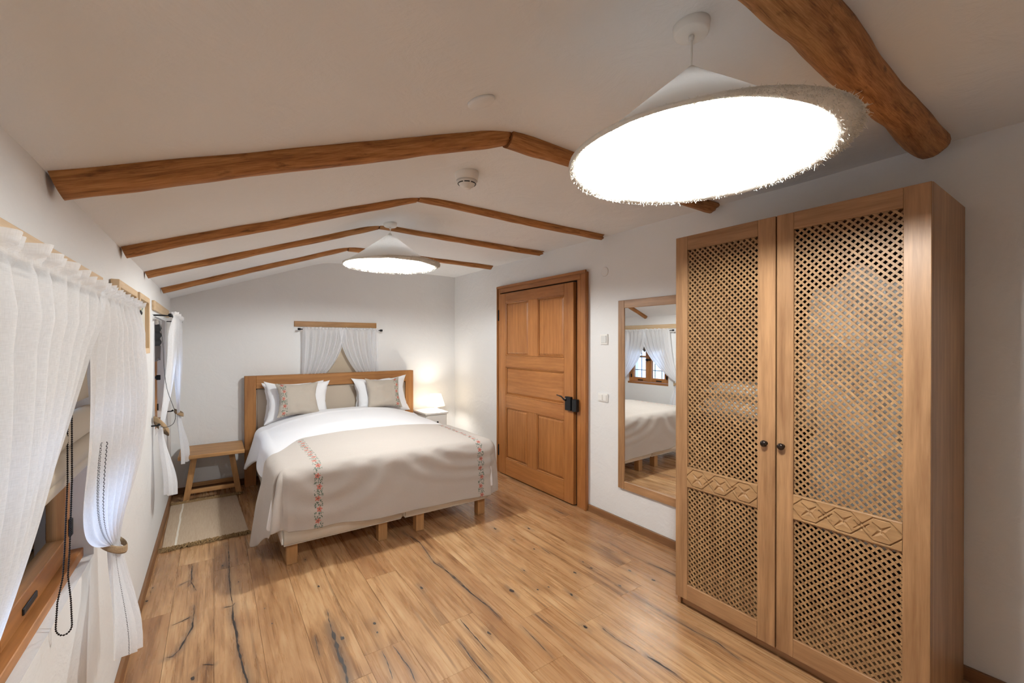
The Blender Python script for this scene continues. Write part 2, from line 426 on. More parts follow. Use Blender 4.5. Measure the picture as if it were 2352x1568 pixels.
CRACKS=[
(3.0,[(-0.121,3.483),(-0.121,3.374),(-0.113,3.245)]),
(3.0,[(-0.177,3.241),(-0.125,3.273)]),
(3.0,[(-0.125,3.273),(-0.088,3.114)]),
(2.5,[(-0.136,3.194),(-0.103,3.248)]),
(3.0,[(0.078,3.751),(0.080,3.461),(0.074,3.217),(0.074,3.020),(0.082,2.823)]),
(5.0,[(0.082,2.823),(0.078,2.701),(0.089,2.552),(0.090,2.412),(0.098,2.314),(0.105,2.233),(0.114,2.146),(0.123,2.073)]),
(3.0,[(0.041,2.827),(0.082,2.823),(0.093,2.849)]),
(2.0,[(-0.094,2.953),(-0.093,2.820)]),
(5.0,[(-0.093,2.820),(-0.093,2.733),(-0.114,2.653),(-0.138,2.558),(-0.163,2.523),(-0.190,2.530)]),
(3.0,[(-0.184,2.803),(-0.139,2.815),(-0.103,2.834)]),
(2.5,[(-0.046,2.381),(-0.003,2.352)]),
(2.0,[(0.500,2.469),(0.489,2.358)]),
(9.0,[(0.489,2.358),(0.483,2.200),(0.473,2.110),(0.477,2.017),(0.467,1.921),(0.460,1.867)]),
(2.0,[(0.405,2.306),(0.398,2.139)]),
(2.0,[(0.646,2.008),(0.645,1.933),(0.635,1.844),(0.627,1.810)]),
(2.5,[(0.700,2.012),(0.708,1.912),(0.714,1.820),(0.704,1.736)]),
(3.0,[(1.183,3.194),(1.227,2.953),(1.192,2.618),(1.222,2.399),(1.226,2.147)]),
(4.0,[(1.213,2.604),(1.212,2.385),(1.223,2.151),(1.239,2.001),(1.237,1.889)]),
(2.5,[(1.059,2.007),(1.055,1.899),(1.056,1.779),(1.057,1.670)]),
(2.0,[(1.405,1.814),(1.411,1.741),(1.417,1.672)]),
(3.0,[(1.989,1.644),(1.981,1.516),(1.983,1.413),(1.983,1.254),(1.999,1.136),(1.974,1.012)]),
(2.0,[(2.360,2.161),(2.345,1.998),(2.347,1.817)]),
(5.0,[(2.347,1.817),(2.362,1.683),(2.361,1.615)]),
(4.0,[(1.622,1.530),(1.617,1.472),(1.617,1.436)]),
(2.0,[(1.617,1.436),(1.631,1.324)]),
(4.0,[(1.644,1.273),(1.656,1.193),(1.662,1.122)]),
(3.0,[(2.424,2.878),(2.441,2.722)]),
(1.5,[(1.293,1.771),(1.288,1.652),(1.277,1.507)]),
(3.0,[(0.978,1.868),(0.969,1.680),(0.977,1.545)]),
(2.5,[(1.902,2.377),(1.894,2.264)]),
]
KNOTS=[(6,-0.079,2.309),(4,-0.302,3.299),(3,-0.307,3.248),(5,-0.314,3.148),(8,0.515,2.204),(8,1.007,2.390),(6,0.678,2.226),(4,0.669,2.149),(6,0.509,2.755),(4,0.499,3.146),(3,0.224,2.693),(3,0.243,2.528),(3,0.119,3.084),(5,0.041,3.371),(9,1.801,2.827),(7,2.019,2.676),(6,1.816,2.590),(5,1.850,2.389),(6,1.995,1.977),(5,2.007,2.063),(7,1.870,1.995),(5,1.622,2.200),(9,1.430,2.060),(5,1.561,1.983),(7,1.689,1.831),(4,1.631,1.968),(6,2.174,1.813),(7,2.206,1.658),(6,1.990,1.736),(7,1.126,1.825),(7,1.555,1.583),(3,2.590,3.525),(3,2.573,3.248)]

segs = []
for w, pts in CRACKS:
    for a, b in zip(pts, pts[1:]): segs.append((a[0], a[1], b[0], b[1], w))
for r, x, y in KNOTS: segs.append((x, y-0.006*r, x, y+0.006*r, r*0.45))
SG = np.array(segs)
def stain(x, y):
    ax, ay, bx_, by, w = SG.T; dx, dy = bx_-ax, by-ay
    t = np.clip(((x-ax)*dx+(y-ay)*dy)/(dx*dx+dy*dy+1e-9), 0, 1)
    d = np.hypot(x-ax-t*dx, (y-ay-t*dy))
    R = 0.008+0.0042*w
    return float(np.max(np.clip(1-d/R, 0, 1)*np.clip(0.45+w*0.09, 0, 1)))
joints = {0: [2.943, 0.9], 1: [3.516, 1.35], 2: [3.319, 1.05], 3: [3.55, 1.25], 4: [4.1, 1.9, 0.2], 5: [3.9, 2.021, 0.4], 6: [4.4, 2.669, 1.683, 0.1],
          7: [3.7, 2.015, 0.2], 8: [4.2, 3.05, 1.498, 0.3], 9: [3.6, 1.817, 0.1], 10: [4.5, 2.95, 1.608], 11: [3.9, 1.84, 0.3], 12: [3.3, 1.662, 0.2],
          13: [4.0, 1.889, 0.5], 14: [2.687, 1.1], 15: [3.8, 2.2, 0.7]}
tones = {(0, 2): 0.22, (0, 1): 0.75, (1, 1): 0.1, (2, 1): 0.35, (3, 1): 0.5, (3, 0): 0.3, (4, 1): 0.12, (14, 0): 0.9}
floor = struct('floor', box(XL-0.3, XR+0.25, YF-0.2, YB+0.3, -0.12, -0.021), plain('subfloor', srgb(40, 28, 20), 0.9))
for k in range(16):
    xa = max(-0.194-0.191+0.191*k, XL-0.02); xb = min(-0.194+0.191*k, XR+0.02)
    if xb-xa < 0.01: continue
    js = [YB+0.02]+joints[k]+[YF-0.02]
    for q, (yb, ya) in enumerate(zip(js, js[1:])):
        bm = bmesh.new(); g = 0.0005; x0, x1, y0, y1 = xa+g, xb-g, ya+g, yb-g
        near = y1 > 0.6 and y0 < 3.9
        nx_, ny_ = (8, max(2, int((y1-y0)/0.03))) if near else (1, 1)
        stl = bm.verts.layers.float.new('stain'); tnl = bm.verts.layers.float.new('tone')
        tn = random.random()**1.2
        for (kk, qq), vv in tones.items():
            if kk == k and qq == q: tn = vv
        h = random.uniform(-0.0003, 0.0002); vs = []
        for j in range(ny_+1):
            row = []
            for i in range(nx_+1):
                x = lerp(x0, x1, i/nx_); y = lerp(y0, y1, j/ny_)
                e = 0.0004 if (i in (0, nx_) or j in (0, ny_)) else 0.0
                v = bm.verts.new((x, y, h-e)); v[tnl] = tn; v[stl] = stain(x, y) if near else 0.0; row.append(v)
            vs.append(row)
        for j in range(ny_):
            for i in range(nx_): bm.faces.new((vs[j][i], vs[j][i+1], vs[j+1][i+1], vs[j+1][i]))
        lo = [bm.verts.new((x, y, -0.02)) for x, y in ((x0, y0), (x1, y0), (x1, y1), (x0, y1))]
        for v in lo: v[tnl] = tn
        bm.faces.new(lo[::-1])
        ring = [[vs[0][i] for i in range(nx_+1)], [vs[j][nx_] for j in range(ny_+1)], [vs[ny_][i] for i in range(nx_, -1, -1)], [vs[j][0] for j in range(ny_, -1, -1)]]
        for s in range(4): bm.faces.new([lo[(s+1) % 4]]+[lo[s]]+ring[s])
        obj('plank', bm, M_PLANK, floor)
# resin-filled cracks and knots lie flush on the planks
def ribbon(pts, w):
    bm = bmesh.new(); W_ = []; Q = []
    for a, b in zip(pts, pts[1:]):
        n = max(3, int(math.hypot(b[0]-a[0], b[1]-a[1])/0.008))
        for i in range(n): Q.append((lerp(a[0], b[0], i/n), lerp(a[1], b[1], i/n)))
    Q.append(pts[-1]); N = len(Q); L = []; R = []
    for i, (x, y) in enumerate(Q):
        a = Q[max(0, i-1)]; b = Q[min(N-1, i+1)]; dx, dy = b[0]-a[0], b[1]-a[1]; l = math.hypot(dx, dy) or 1
        nx_, ny_ = -dy/l, dx/l; t = i/(N-1)
        tp = min(1, t/0.18, (1-t)/0.18)**0.7
        jx = 0.0016*nz(x*60, y*60, 2)+0.003*nz(x*14, y*14, 7)
        h = 0.0008*w*tp*(0.75+1.1*nz(x*30, y*30, 9))+0.0003
        jy = h*0.35*nz(x*150, y*150, 4)
        L.append(bm.verts.new((x+nx_*(h+jx+jy), y+ny_*(h+jx+jy), 0.0007))); R.append(bm.verts.new((x-nx_*(h-jx), y-ny_*(h-jx), 0.0007)))
    for i in range(N-1): bm.faces.new((R[i], R[i+1], L[i+1], L[i]))
    return bm
for w, pts in CRACKS: obj('crack_filler', ribbon(pts, w), M_FILL, floor)
for r, x, y in KNOTS:
    bm = bmesh.new(); a0 = random.random()*6; vs = []
    for k in range(14):
        a = 2*PI*k/14; rr = 0.0014*r*(0.8+0.5*nz(a*1.3, x*9, y*9))
        vs.append(bm.verts.new((x+rr*math.cos(a), y+1.7*rr*math.sin(a), 0.0007)))
    bm.faces.new(vs); obj('knot', bm, M_FILL, floor)

# ------------------------------------------------------------------ baseboards
BB = wd('base', 'y'); BX = wd('base', 'x')
struct('baseboard_left', box(XL, XL+0.016, YF, YB, 0, 0.062, 0.002), BB)
struct('baseboard_back', box(XL+0.016, XR-0.016, YB-0.016, YB, 0, 0.062, 0.002), BX)
bm = bmesh.new(); bx(bm, XR-0.016, XR, 4.09, YB, 0, 0.058, 0.002); bx(bm, XR-0.016, XR, YF, 2.672, 0, 0.058, 0.002); struct('baseboard_right', bm, BB)

# ------------------------------------------------------------------ exposed roof beams: half-round logs
def log_mat():
    t = NT('peeled_log_wood'); uv = t.n('ShaderNodeTexCoord').outputs['UV']
    g = t.noise(t.map(uv, (1.2, 14, 1)), 4, 5, 0.62, 0.35); g2 = t.noise(t.map(uv, (2, 60, 1)), 7, 3, 0.6, 0.2)
    b = t.noise(t.map(uv, (1.6, 4, 1)), 6, 4, 0.6)
    f = t.math('ADD', t.math('MULTIPLY', g, 0.6), t.math('MULTIPLY', g2, 0.4))
    c = t.ramp(f, [(0.32, srgb(96, 60, 30)), (0.47, srgb(158, 106, 60)), (0.62, srgb(190, 138, 86))])
    k = t.ramp(b, [(0.60, (0, 0, 0, 1)), (0.72, (1, 1, 1, 1))]); c = t.mix(t.math('MULTIPLY', k, 0.65), c, srgb(74, 42, 22))
    vo = t.n('ShaderNodeTexVoronoi'); vo.inputs['Scale'].default_value = 3.0; t.l(t.map(uv, (1.2, 3.0, 1)), vo.inputs['Vector'])
    kn = t.ramp(vo.outputs['Distance'], [(0.04, (1, 1, 1, 1)), (0.10, (0, 0, 0, 1))]); c = t.mix(t.math('MULTIPLY', kn, 0.85), c, srgb(40, 24, 14))
    return t.done(t.pbr(c, 0.6, t.bump(f, 0.5, 0.004), spec=0.3).outputs[0])
M_LOG = log_mat(); M_END = plain('sawn_log_end', srgb(140, 88, 44), 0.8)
def log(p0, p1, r0, r1, seed, label, sag=0.3):
    """half-sunk log from p0 to p1 along the ceiling"""
    p0, p1 = Vector(p0), Vector(p1); N = 60; n = 22; L = (p1-p0).length
    d = (p1-p0).normalized(); side = Vector((0, 1, 0)); up = side.cross(d)
    if up.z < 0: up = -up
    bm = bmesh.new(); uvl = bm.loops.layers.uv.verify(); rings = []
    for i in range(N+1):
        t = i/N; c = p0.lerp(p1, t); r = lerp(r0, r1, t)*(1+0.11*nz(t*L*2.2, seed, 0)+0.06*nz(t*L*7, seed, 5))
        c = c+side*(0.018*nz(t*L*1.2, seed, 8)+0.006*nz(t*L*4, seed, 2)) + up*(-r*sag+0.006*nz(t*L*1.5, seed, 4))
        ring = []
        for k in range(n):
            a = 2*PI*k/n; rr = r*(1+0.07*nz(math.cos(a)*1.6, math.sin(a)*1.6+t*L*2.5, seed)+0.03*nz(math.cos(a)*5, math.sin(a)*5, t*L*9+seed))
            dd = d*((0.03*nz(math.cos(a)*2, math.sin(a)*2, seed+3)+0.012*math.sin(a)) if i == N else 0)
            ring.append(bm.verts.new(c+side*rr*math.cos(a)+up*rr*math.sin(a)+dd))
        rings.append(ring)
    for i in range(N):
        for k in range(n):
            f = bm.faces.new((rings[i][k], rings[i][(k+1) % n], rings[i+1][(k+1) % n], rings[i+1][k]))
            for lp, (a, b) in zip(f.loops, ((i, k), (i, k+1), (i+1, k+1), (i+1, k))):
                lp[uvl].uv = (a/N*L+seed*1.7, b/n*0.3)
    e1 = bm.faces.new(rings[0][::-1]); e2 = bm.faces.new(rings[-1]); e1.material_index = e2.material_index = 1
    bmesh.ops.recalc_face_normals(bm, faces=bm.faces)
    for f in bm.faces: f.smooth = len(f.verts) == 4
    o = obj('roof_beam', bm, M_LOG); o.data.materials.append(M_END)
    tag(o, label, 'beam', 'half-round log beams under the sloping ceiling'); return o
ce = lambda x: ceil_z(x)
E0, E1 = XL+0.004, XR-0.02
def pair(yl, yr, ya, r0, ra, r1, sd, ll, lr):
    if ll: log((E0, yl, ce(E0)), (RX-0.006, ya, ce(RX)), r0, ra, sd, ll)
    log((RX+0.006, ya, ce(RX)), (E1-0.03-(0.05 if not ll else 0), yr, ce(E1)), ra*1.02, r1, sd+0.5, lr)
pair(0, 0.50, 0.51, 0.062, 0.064, 0.060, 11, None, 'thickest nearest log beam slanting above the wardrobe')
pair(1.56, 1.53, 1.56, 0.045, 0.044, 0.046, 21, 'long thick log beam crossing the left slope above the large curtained window', 'thick log beam running right behind the big pendant lamp')
pair(2.56, 2.48, 2.56, 0.036, 0.028, 0.032, 31, 'left-slope log beam just behind the smoke detector, with a dark knot at its wall end', 'right-slope log beam just behind the smoke detector')
pair(3.34, 3.27, 3.34, 0.031, 0.030, 0.030, 41, 'left-slope log beam ending at the ceiling rose of the far lamp', 'right-slope log beam passing directly behind the far lamp ceiling rose')
pair(4.27, 4.19, 4.27, 0.032, 0.030, 0.030, 51, 'left-slope log beam closest to the bed wall', 'right-slope log beam closest to the bed wall, partly behind the far lampshade')

# ------------------------------------------------------------------ windows
def window(nm, T, w, depth, sashes=True):
    a0, a1, z0, z1 = w
    def b(*k, bev=0.002):
        bm = bmesh.new(); p0, p1, d0, d1, q0, q1 = k
        A = T(p0, d0, q0); B = T(p1, d1, q1)
        return bx(bm, min(A[0], B[0]), max(A[0], B[0]), min(A[1], B[1]), max(A[1], B[1]), q0, q1, bev)
    ax = 'y' if T is TL else 'x'
    mz, mh = wd('win', 'z'), wd('win', ax)
    root = bpy.data.objects.new(nm, None); COL.objects.link(root); root['kind'] = 'structure'
    root.location = T((a0+a1)/2, depth, z0)
    d, f = depth, 0.045
    obj('sill', b(a0, a1, d-0.035, d+0.06, z0, z0+0.03), mh, root)
    obj('frame', b(a0, a1, d, d+0.06, z1-f, z1), mh, root)
    obj('frame', b(a0, a0+f, d, d+0.06, z0+0.03, z1-f), mz, root); obj('frame', b(a1-f, a1, d, d+0.06, z0+0.03, z1-f), mz, root)
    am = (a0+a1)/2
    for s, (p, q) in enumerate(((a0+f, am), (am, a1-f))):
        st = 0.055; zz0, zz1 = z0+0.035, z1-f
        sash = obj('sash', b(p, p+st, d-0.012, d+0.035, zz0, zz1), mz, root)
        obj('stile', b(q-st, q, d-0.012, d+0.035, zz0, zz1), mz, sash)
        obj('rail', b(p+st, q-st, d-0.012, d+0.035, zz0, zz0+st+0.01), mh, sash)
        obj('rail', b(p+st, q-st, d-0.012, d+0.035, zz1-st, zz1), mh, sash)
        obj('glazing_bar', b(p+st, q-st, d, d+0.025, lerp(zz0, zz1, 0.52), lerp(zz0, zz1, 0.52)+0.02), mh, sash)
        obj('pane', b(p+st-0.004, q-st+0.004, d+0.010, d+0.014, zz0+st, zz1-st, bev=0), M_GLASS, sash)
        # iron corner strap and hinge on each sash
        hx = p+0.012 if s == 0 else q-0.012
        for hz in (zz0+0.06, zz1-0.10):
            hp = obj('hinge', b(hx-0.010, hx+0.010, d-0.020, d-0.008, hz, hz+0.055), M_BLACK, sash)
        obj('corner_strap', b(lerp(p, q, 0.30), lerp(p, q, 0.30)+0.10, d-0.016, d-0.011, zz0+0.016, zz0+0.034), M_BLACK, sash)
    obj('cover_strip', b(am-0.016, am+0.016, d-0.022, d-0.012, z0+0.035, z1-f), mz, root)
    lt = obj('latch', b(am-0.045, am+0.045, d-0.034, d-0.022, lerp(z0, z1, 0.45), lerp(z0, z1, 0.45)+0.018), M_BLACK, root)
    obj('latch_knob', b(am-0.010, am+0.010, d-0.060, d-0.034, lerp(z0, z1, 0.45)-0.01, lerp(z0, z1, 0.45)+0.028), M_BLACK, root)
    for k in range(1, 6):
        bm = bmesh.new(); aa = lerp(a0, a1, k/6); tube(bm, [T(aa, 0.22, z0-0.05), T(aa, 0.22, z1+0.05)], 0.006); obj('security_bar', bm, M_BLACK, root)
    for k in range(1, 4):
        bm = bmesh.new(); zz = lerp(z0, z1, k/4); tube(bm, [T(a0-0.02, 0.228, zz), T(a1+0.02, 0.228, zz)], 0.006); obj('security_bar', bm, M_BLACK, root)
    return root
window('window_1', TL, W1, 0.06)
window('window_2', TL, W2, 0.06)
window('window_3', TB, W3, 0.10)

# ------------------------------------------------------------------ panelled door in the right wall
DR = bpy.data.objects.new('door_1', None); COL.objects.link(DR); DR['kind'] = 'structure'; DR.location = (XR, 3.38, 0)
dz, dy = wd('door', 'z'), wd('door', 'y')
D0, D1, DT = 2.676, 4.086, 2.072      # casing outer edges
def casing(bm, pts_in, horizontal, lo, hi): pass
cw = 0.115
for nm, k, m in (('casing', (XR-0.030, XR, D0, D0+0.075, 0, DT), dz), ('casing', (XR-0.030, XR, D1-0.05, D1, 0, DT), dz), ('casing', (XR-0.030, XR, D0+0.075, D1-0.05, DT-0.062, DT), dy)):
    c = obj(nm, box(*k, 0.004), m, DR)
for k, m in (((XR-0.042, XR-0.028, D0-0.006, D0+0.024, 0, DT+0.012), dz), ((XR-0.042, XR-0.028, D1-0.014, D1+0.010, 0, DT+0.012), dz), ((XR-0.044, XR-0.028, D0-0.006, D1+0.010, DT-0.016, DT+0.014), dy)):
    obj('moulding', box(*k, 0.005, 2), m, DR)
obj('jamb_and_gap_shade', box(XR-0.028, XR-0.002, D0+0.075, D0+0.118, 0, DT-0.062, 0.002), dz, DR)
obj('jamb_and_gap_shade', box(XR-0.010, XR-0.001, D0+0.118, D1-0.05, 0, DT-0.06), M_GAP_SHADE, DR)  # dark sheet behind the leaf, shade of the door gap put into its colour
L0, L1, Z0, Z1 = 2.818, 4.030, 0.012, 1.995
xf, xb = XR-0.050, XR-0.012
rows = [(0.190, 0.752, [(2.941, 3.352), (3.500, 3.898)]), (0.885, 1.190, [(2.941, 3.898)]), (1.318, 1.892, [(2.941, 3.334), (3.484, 3.898)])]
lf = obj('leaf', box(xf+0.018, xb, L0, L1, Z0, Z1), dz, DR)
obj('stile', box(xf, xf+0.020, L0, 2.941, Z0, Z1, 0.0025), dz, lf); obj('stile', box(xf, xf+0.020, 3.898, L1, Z0, Z1, 0.0025), dz, lf)
for z0, z1 in ((Z0, 0.190), (0.752, 0.885), (1.190, 1.318), (1.892, Z1)):
    obj('rail', box(xf, xf+0.020, 2.9415, 3.8975, z0, z1, 0.0025), dy, lf)
obj('muntin', box(xf, xf+0.020, 3.352, 3.500, 0.1905, 0.7515, 0.0025), dz, lf); obj('muntin', box(xf, xf+0.020, 3.334, 3.484, 1.3185, 1.8915, 0.0025), dz, lf)
for z0, z1, cols in rows:
    for y0, y1 in cols:
        # raised field with bevelled margin
        bm = bmesh.new(); e, h = 0.034, 0.012; xo = xf+0.0175
        o_ = [bm.verts.new((xo, y, z)) for y, z in ((y0, z0), (y1, z0), (y1, z1), (y0, z1))]
        m_ = [bm.verts.new((xo-0.001, y, z)) for y, z in ((y0+0.012, z0+0.012), (y1-0.012, z0+0.012), (y1-0.012, z1-0.012), (y0+0.012, z1-0.012))]
        n_ = [bm.verts.new((xo-h, y, z)) for y, z in ((y0+e, z0+e), (y1-e, z0+e), (y1-e, z1-e), (y0+e, z1-e))]
        for A, B in ((o_, m_), (m_, n_)):
            for i in range(4): bm.faces.new((A[i], A[(i+1) % 4], B[(i+1) % 4], B[i]))
        bm.faces.new(n_); bmesh.ops.recalc_face_normals(bm, faces=bm.faces)
        obj('panel', bm, dy if len(cols) == 1 else dz, lf)
        for k in ((y0, y1, z0, z0+0.012), (y0, y1, z1-0.012, z1), (y0, y0+0.012, z0, z1), (y1-0.012, y1, z0, z1)):
            obj('bead', box(xf+0.003, xf+0.018, k[0], k[1], k[2], k[3], 0.004), dy if k[1]-k[0] > 0.05 else dz, lf)
lk = obj('lock_case', box(xf-0.032, xf, 2.824, 2.898, 0.850, 0.972, 0.004), M_BLACK, DR)
obj('keep', box(xf-0.026, xf+0.012, 2.756, 2.812, 0.846, 0.955, 0.004), M_BLACK, DR)
bm = bmesh.new(); tube(bm, [(xf-0.030, 2.880, 0.940), (xf-0.052, 2.882, 0.945), (xf-0.060, 2.91, 0.972), (xf-0.058, 2.975, 0.980)], [0.007, 0.007, 0.006, 0.005]); obj('handle', bm, M_BLACK, lk, True)
bm = bmesh.new(); lathe(bm, (xf-0.032, 2.885, 0.955), [(0.0, -0.004), (0.006, -0.003), (0.006, 0.001)], 12, 'x'); obj('screw', bm, plain('steel', (0.6, 0.6, 0.6, 1), 0.3, 1), lk)
bm = bmesh.new(); tube(bm, [(xf-0.004, 4.032, 0.20), (xf-0.004, 4.032, 0.32)], 0.008); obj('hinge', bm, M_BLACK, DR)
bm = bmesh.new(); tube(bm, [(xf-0.004, 4.032, 1.70), (xf-0.004, 4.032, 1.82)], 0.008); obj('hinge', bm, M_BLACK, DR)

# ================================================================== wardrobe with lattice doors
WX, WB, WY0, WY1, WZ = 2.11, 2.655, 0.405, 1.443, 2.035
wr = thing('wardrobe', ((WX+WB)/2, (WY0+WY1)/2, 0), 'tall wooden wardrobe with two diamond-lattice doors and carved bands', 'wardrobe')
wz, wy, wx = wd('ward', 'z'), wd('ward', 'y'), wd('ward', 'x')
for y in (WY0, WY1-0.020): obj('side_panel', box(WX+0.024, WB, y, y+0.020, 0, WZ, 0.001), wz, wr)
obj('top_panel', box(WX+0.024, WB, WY0+0.020, WY1-0.020, WZ-0.020, WZ, 0.001), wy, wr)
obj('bottom_panel', box(WX+0.026, WB, WY0+0.020, WY1-0.020, 0.065, 0.085), wy, wr)
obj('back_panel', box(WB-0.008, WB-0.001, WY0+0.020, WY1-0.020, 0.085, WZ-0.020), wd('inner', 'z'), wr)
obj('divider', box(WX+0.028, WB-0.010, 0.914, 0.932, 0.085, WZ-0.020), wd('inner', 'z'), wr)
obj('plinth', box(WX+0.040, WX+0.058, WY0+0.020, WY1-0.020, 0.001, 0.065), wy, wr)
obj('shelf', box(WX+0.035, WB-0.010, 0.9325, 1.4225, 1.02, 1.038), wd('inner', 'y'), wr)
bm = bmesh.new(); tube(bm, [(2.40, 0.426, 1.86), (2.40, 0.913, 1.86)], 0.011, 12); obj('hanging_rail', bm, plain('chrome', (0.7, 0.7, 0.7, 1), 0.25, 1), wr, True)
ML = wd('lattice', 'z')
def lattice_slats(y0, y1, z0, z1, xq, sgn):
    """slats z = sgn*y + c clipped to the opening"""
    pitch = 0.0288; w = 0.0086*0.5; out = []
    cs = [z0-sgn*y1 if sgn > 0 else z0+y0, z1-sgn*y0 if sgn > 0 else z1+y1]
    c = cs[0]+pitch*0.5
    while c < cs[1]:
        ya, yb = y0, y1
        if sgn > 0: ya, yb = max(y0, z0-c), min(y1, z1-c)
        else: ya, yb = max(y0, c-z1), min(y1, c-z0)
        if yb-ya > 0.004: out.append((ya, yb, c))
        c += pitch
    r = []
    for ya, yb, c in out:
        bm = bmesh.new(); s = 0.70711; L_ = (yb-ya)/s; e = w
        ym = (ya+yb)/2; zm = sgn*ym+c
        u = Vector((0, s, sgn*s)); n = Vector((0, -sgn*s, s)); c0 = Vector((xq, ym, zm)); h = L_/2+0.003
        vs = [bm.verts.new(c0+u*a*h+n*b*w+Vector((d, 0, 0))) for a in (-1, 1) for b in (-1, 1) for d in (0, 0.0028)]
        for f in ((0,1,3,2),(4,6,7,5),(0,4,5,1),(2,3,7,6),(0,2,6,4),(1,5,7,3)): bm.faces.new([vs[i] for i in f])
        r.append(bm)
    return r
def carved(y0, y1, z0, z1):
    """relief board: chain of elongated hexagons crossing, each with a four-rayed star"""
    bm = bmesh.new(); NY, NZ = 200, 60; Wd, Hd = y1-y0, z1-z0
    a = Wd/6.0; b = Hd*0.40; fl_ = a*0.42
    sg = []
    for k in range(3):
        c = a*(2*k+1)
        pts = [(c-fl_, b), (c+fl_, b), (c+fl_+b*0.98, 0), (c+fl_, -b), (c-fl_, -b), (c-fl_-b*0.98, 0)]
        ex = a*0.30
        sg += [((c-fl_, b), (c+fl_, b)), ((c-fl_, -b), (c+fl_, -b))]
        for s1 in (-1, 1):
            for s2 in (-1, 1): sg.append(((c+s1*fl_, s2*b), (c+s1*(fl_+b*1.35), -s2*b*0.35)))
    S_ = np.array([(p[0], p[1], q[0], q[1]) for p, q in sg])
    vs = []
    for j in range(NZ+1):
        row = []
        for i in range(NY+1):
            u = Wd*i/NY; v = Hd*(j/NZ-0.5)
            dx, dy_ = S_[:, 2]-S_[:, 0], S_[:, 3]-S_[:, 1]
            t = np.clip(((u-S_[:, 0])*dx+(v-S_[:, 1])*dy_)/(dx*dx+dy_*dy_), 0, 1)
            d = float(np.min(np.hypot(u-S_[:, 0]-t*dx, v-S_[:, 1]-t*dy_)))
            h = -0.0050*min(1, 1.5*max(0, 1-d/0.0030))
            k = min(2, int(u/(2*a))); cu = u-a*(2*k+1)
            inhex = abs(v) < b-0.003 and abs(cu) < fl_+(b-abs(v))*0.98-0.003
            if inhex:
                h += 0.0010
                # star: four tapering valleys along the diagonals around a small square boss
                for sx in (-1, 1):
                    p = (cu+sx*v)/1.414; q = abs(cu-sx*v)/1.414
                    wid = 0.0105*max(0, 1-abs(p)/(b*0.95))**0.8*min(1, abs(p)/0.007)
                    if wid > 0 and q < wid: h -= 0.0058*(1-q/wid)
                bd = (abs(cu)+abs(v))
                if bd < 0.007: h += 0.0025*(1-bd/0.007)
            # small notched squares where neighbouring hexagons cross
            m = u-2*a*round(u/(2*a))
            if 0 < round(u/(2*a)) < 3:
                for ox, oz in ((-0.010, 0), (0.010, 0), (0, -0.010), (0, 0.010)):
                    r_ = abs(m-ox)+abs(v-oz)
                    if r_ < 0.008: h -= 0.0055*(1-r_/0.008)
            if abs(v) > Hd/2-0.003: h -= 0.002*(abs(v)-Hd/2+0.003)/0.003
            row.append(bm.verts.new((WX-0.001-h, y0+u, z0+Hd*j/NZ)))
        vs.append(row)
    for j in range(NZ):
        for i in range(NY): bm.faces.new((vs[j][i], vs[j+1][i], vs[j+1][i+1], vs[j][i+1]))
    bk = [bm.verts.new((WX+0.018, y, z)) for y, z in ((y0, z0), (y1, z0), (y1, z1), (y0, z1))]
    bm.faces.new(bk)
    E = [vs[0], [r[-1] for r in vs], vs[-1][::-1], [r[0] for r in vs][::-1]]
    for s, e in enumerate(E): bm.faces.new(list(e)+[bk[(s+1) % 4], bk[s]])
    bmesh.ops.recalc_face_normals(bm, faces=bm.faces)
    return bm
stuff = bmesh.new()
for side, (ya, yb, oa, ob) in enumerate(((0.405, 0.919, 0.482, 0.850), (0.925, 1.440, 1.003, 1.370))):
    dr = obj('door', box(WX, WX+0.022, ya, oa, 0.052, 2.031, 0.0015), wz, wr)
    dr['label'] = ('nearer lattice door of the wardrobe, beside the dark side panel', 'lattice door of the wardrobe nearest the wall mirror')[side]
    obj('stile', box(WX, WX+0.022, ob, yb, 0.052, 2.031, 0.0015), wz, dr)
    obj('rail', box(WX, WX+0.022, oa+0.0003, ob-0.0003, 0.052, 0.136, 0.0015), wy, dr)
    obj('rail', box(WX, WX+0.022, oa+0.0003, ob-0.0003, 1.955, 2.031, 0.0015), wy, dr)
    obj('carved_band', carved(oa+0.0005, ob-0.0005, 0.669, 0.779), wd('lattice', 'y'), dr, False)
    ky = 0.893 if side == 0 else 0.966
    bm = bmesh.new(); lathe(bm, (WX, ky, 0.985), [(0.0, -0.030), (0.008, -0.0295), (0.0145, -0.025), (0.0155, -0.019), (0.012, -0.014), (0.006, -0.011), (0.006, -0.004), (0.010, -0.001), (0.010, 0.001)], 20, 'x')
    obj('knob', bm, plain('dark_bronze', srgb(58, 50, 46), 0.28, 0.9), dr, True)
    for (za, zb) in ((0.779, 1.955), (0.136, 0.669)):
        for lay, sgn in ((0, 1), (1, -1)):
            for bmm in lattice_slats(oa, ob, za, zb, WX+0.008+0.0029*lay, sgn):
                if side == 1 and za < 0.5:
                    me = bpy.data.meshes.new('t'); bmm.to_mesh(me); bmm.free(); stuff.from_mesh(me); bpy.data.meshes.remove(me)
                else: obj('slat', bmm, ML, dr)
    if side == 1:
        o = obj('lower_lattice', stuff, ML, dr); o['kind'] = 'stuff'

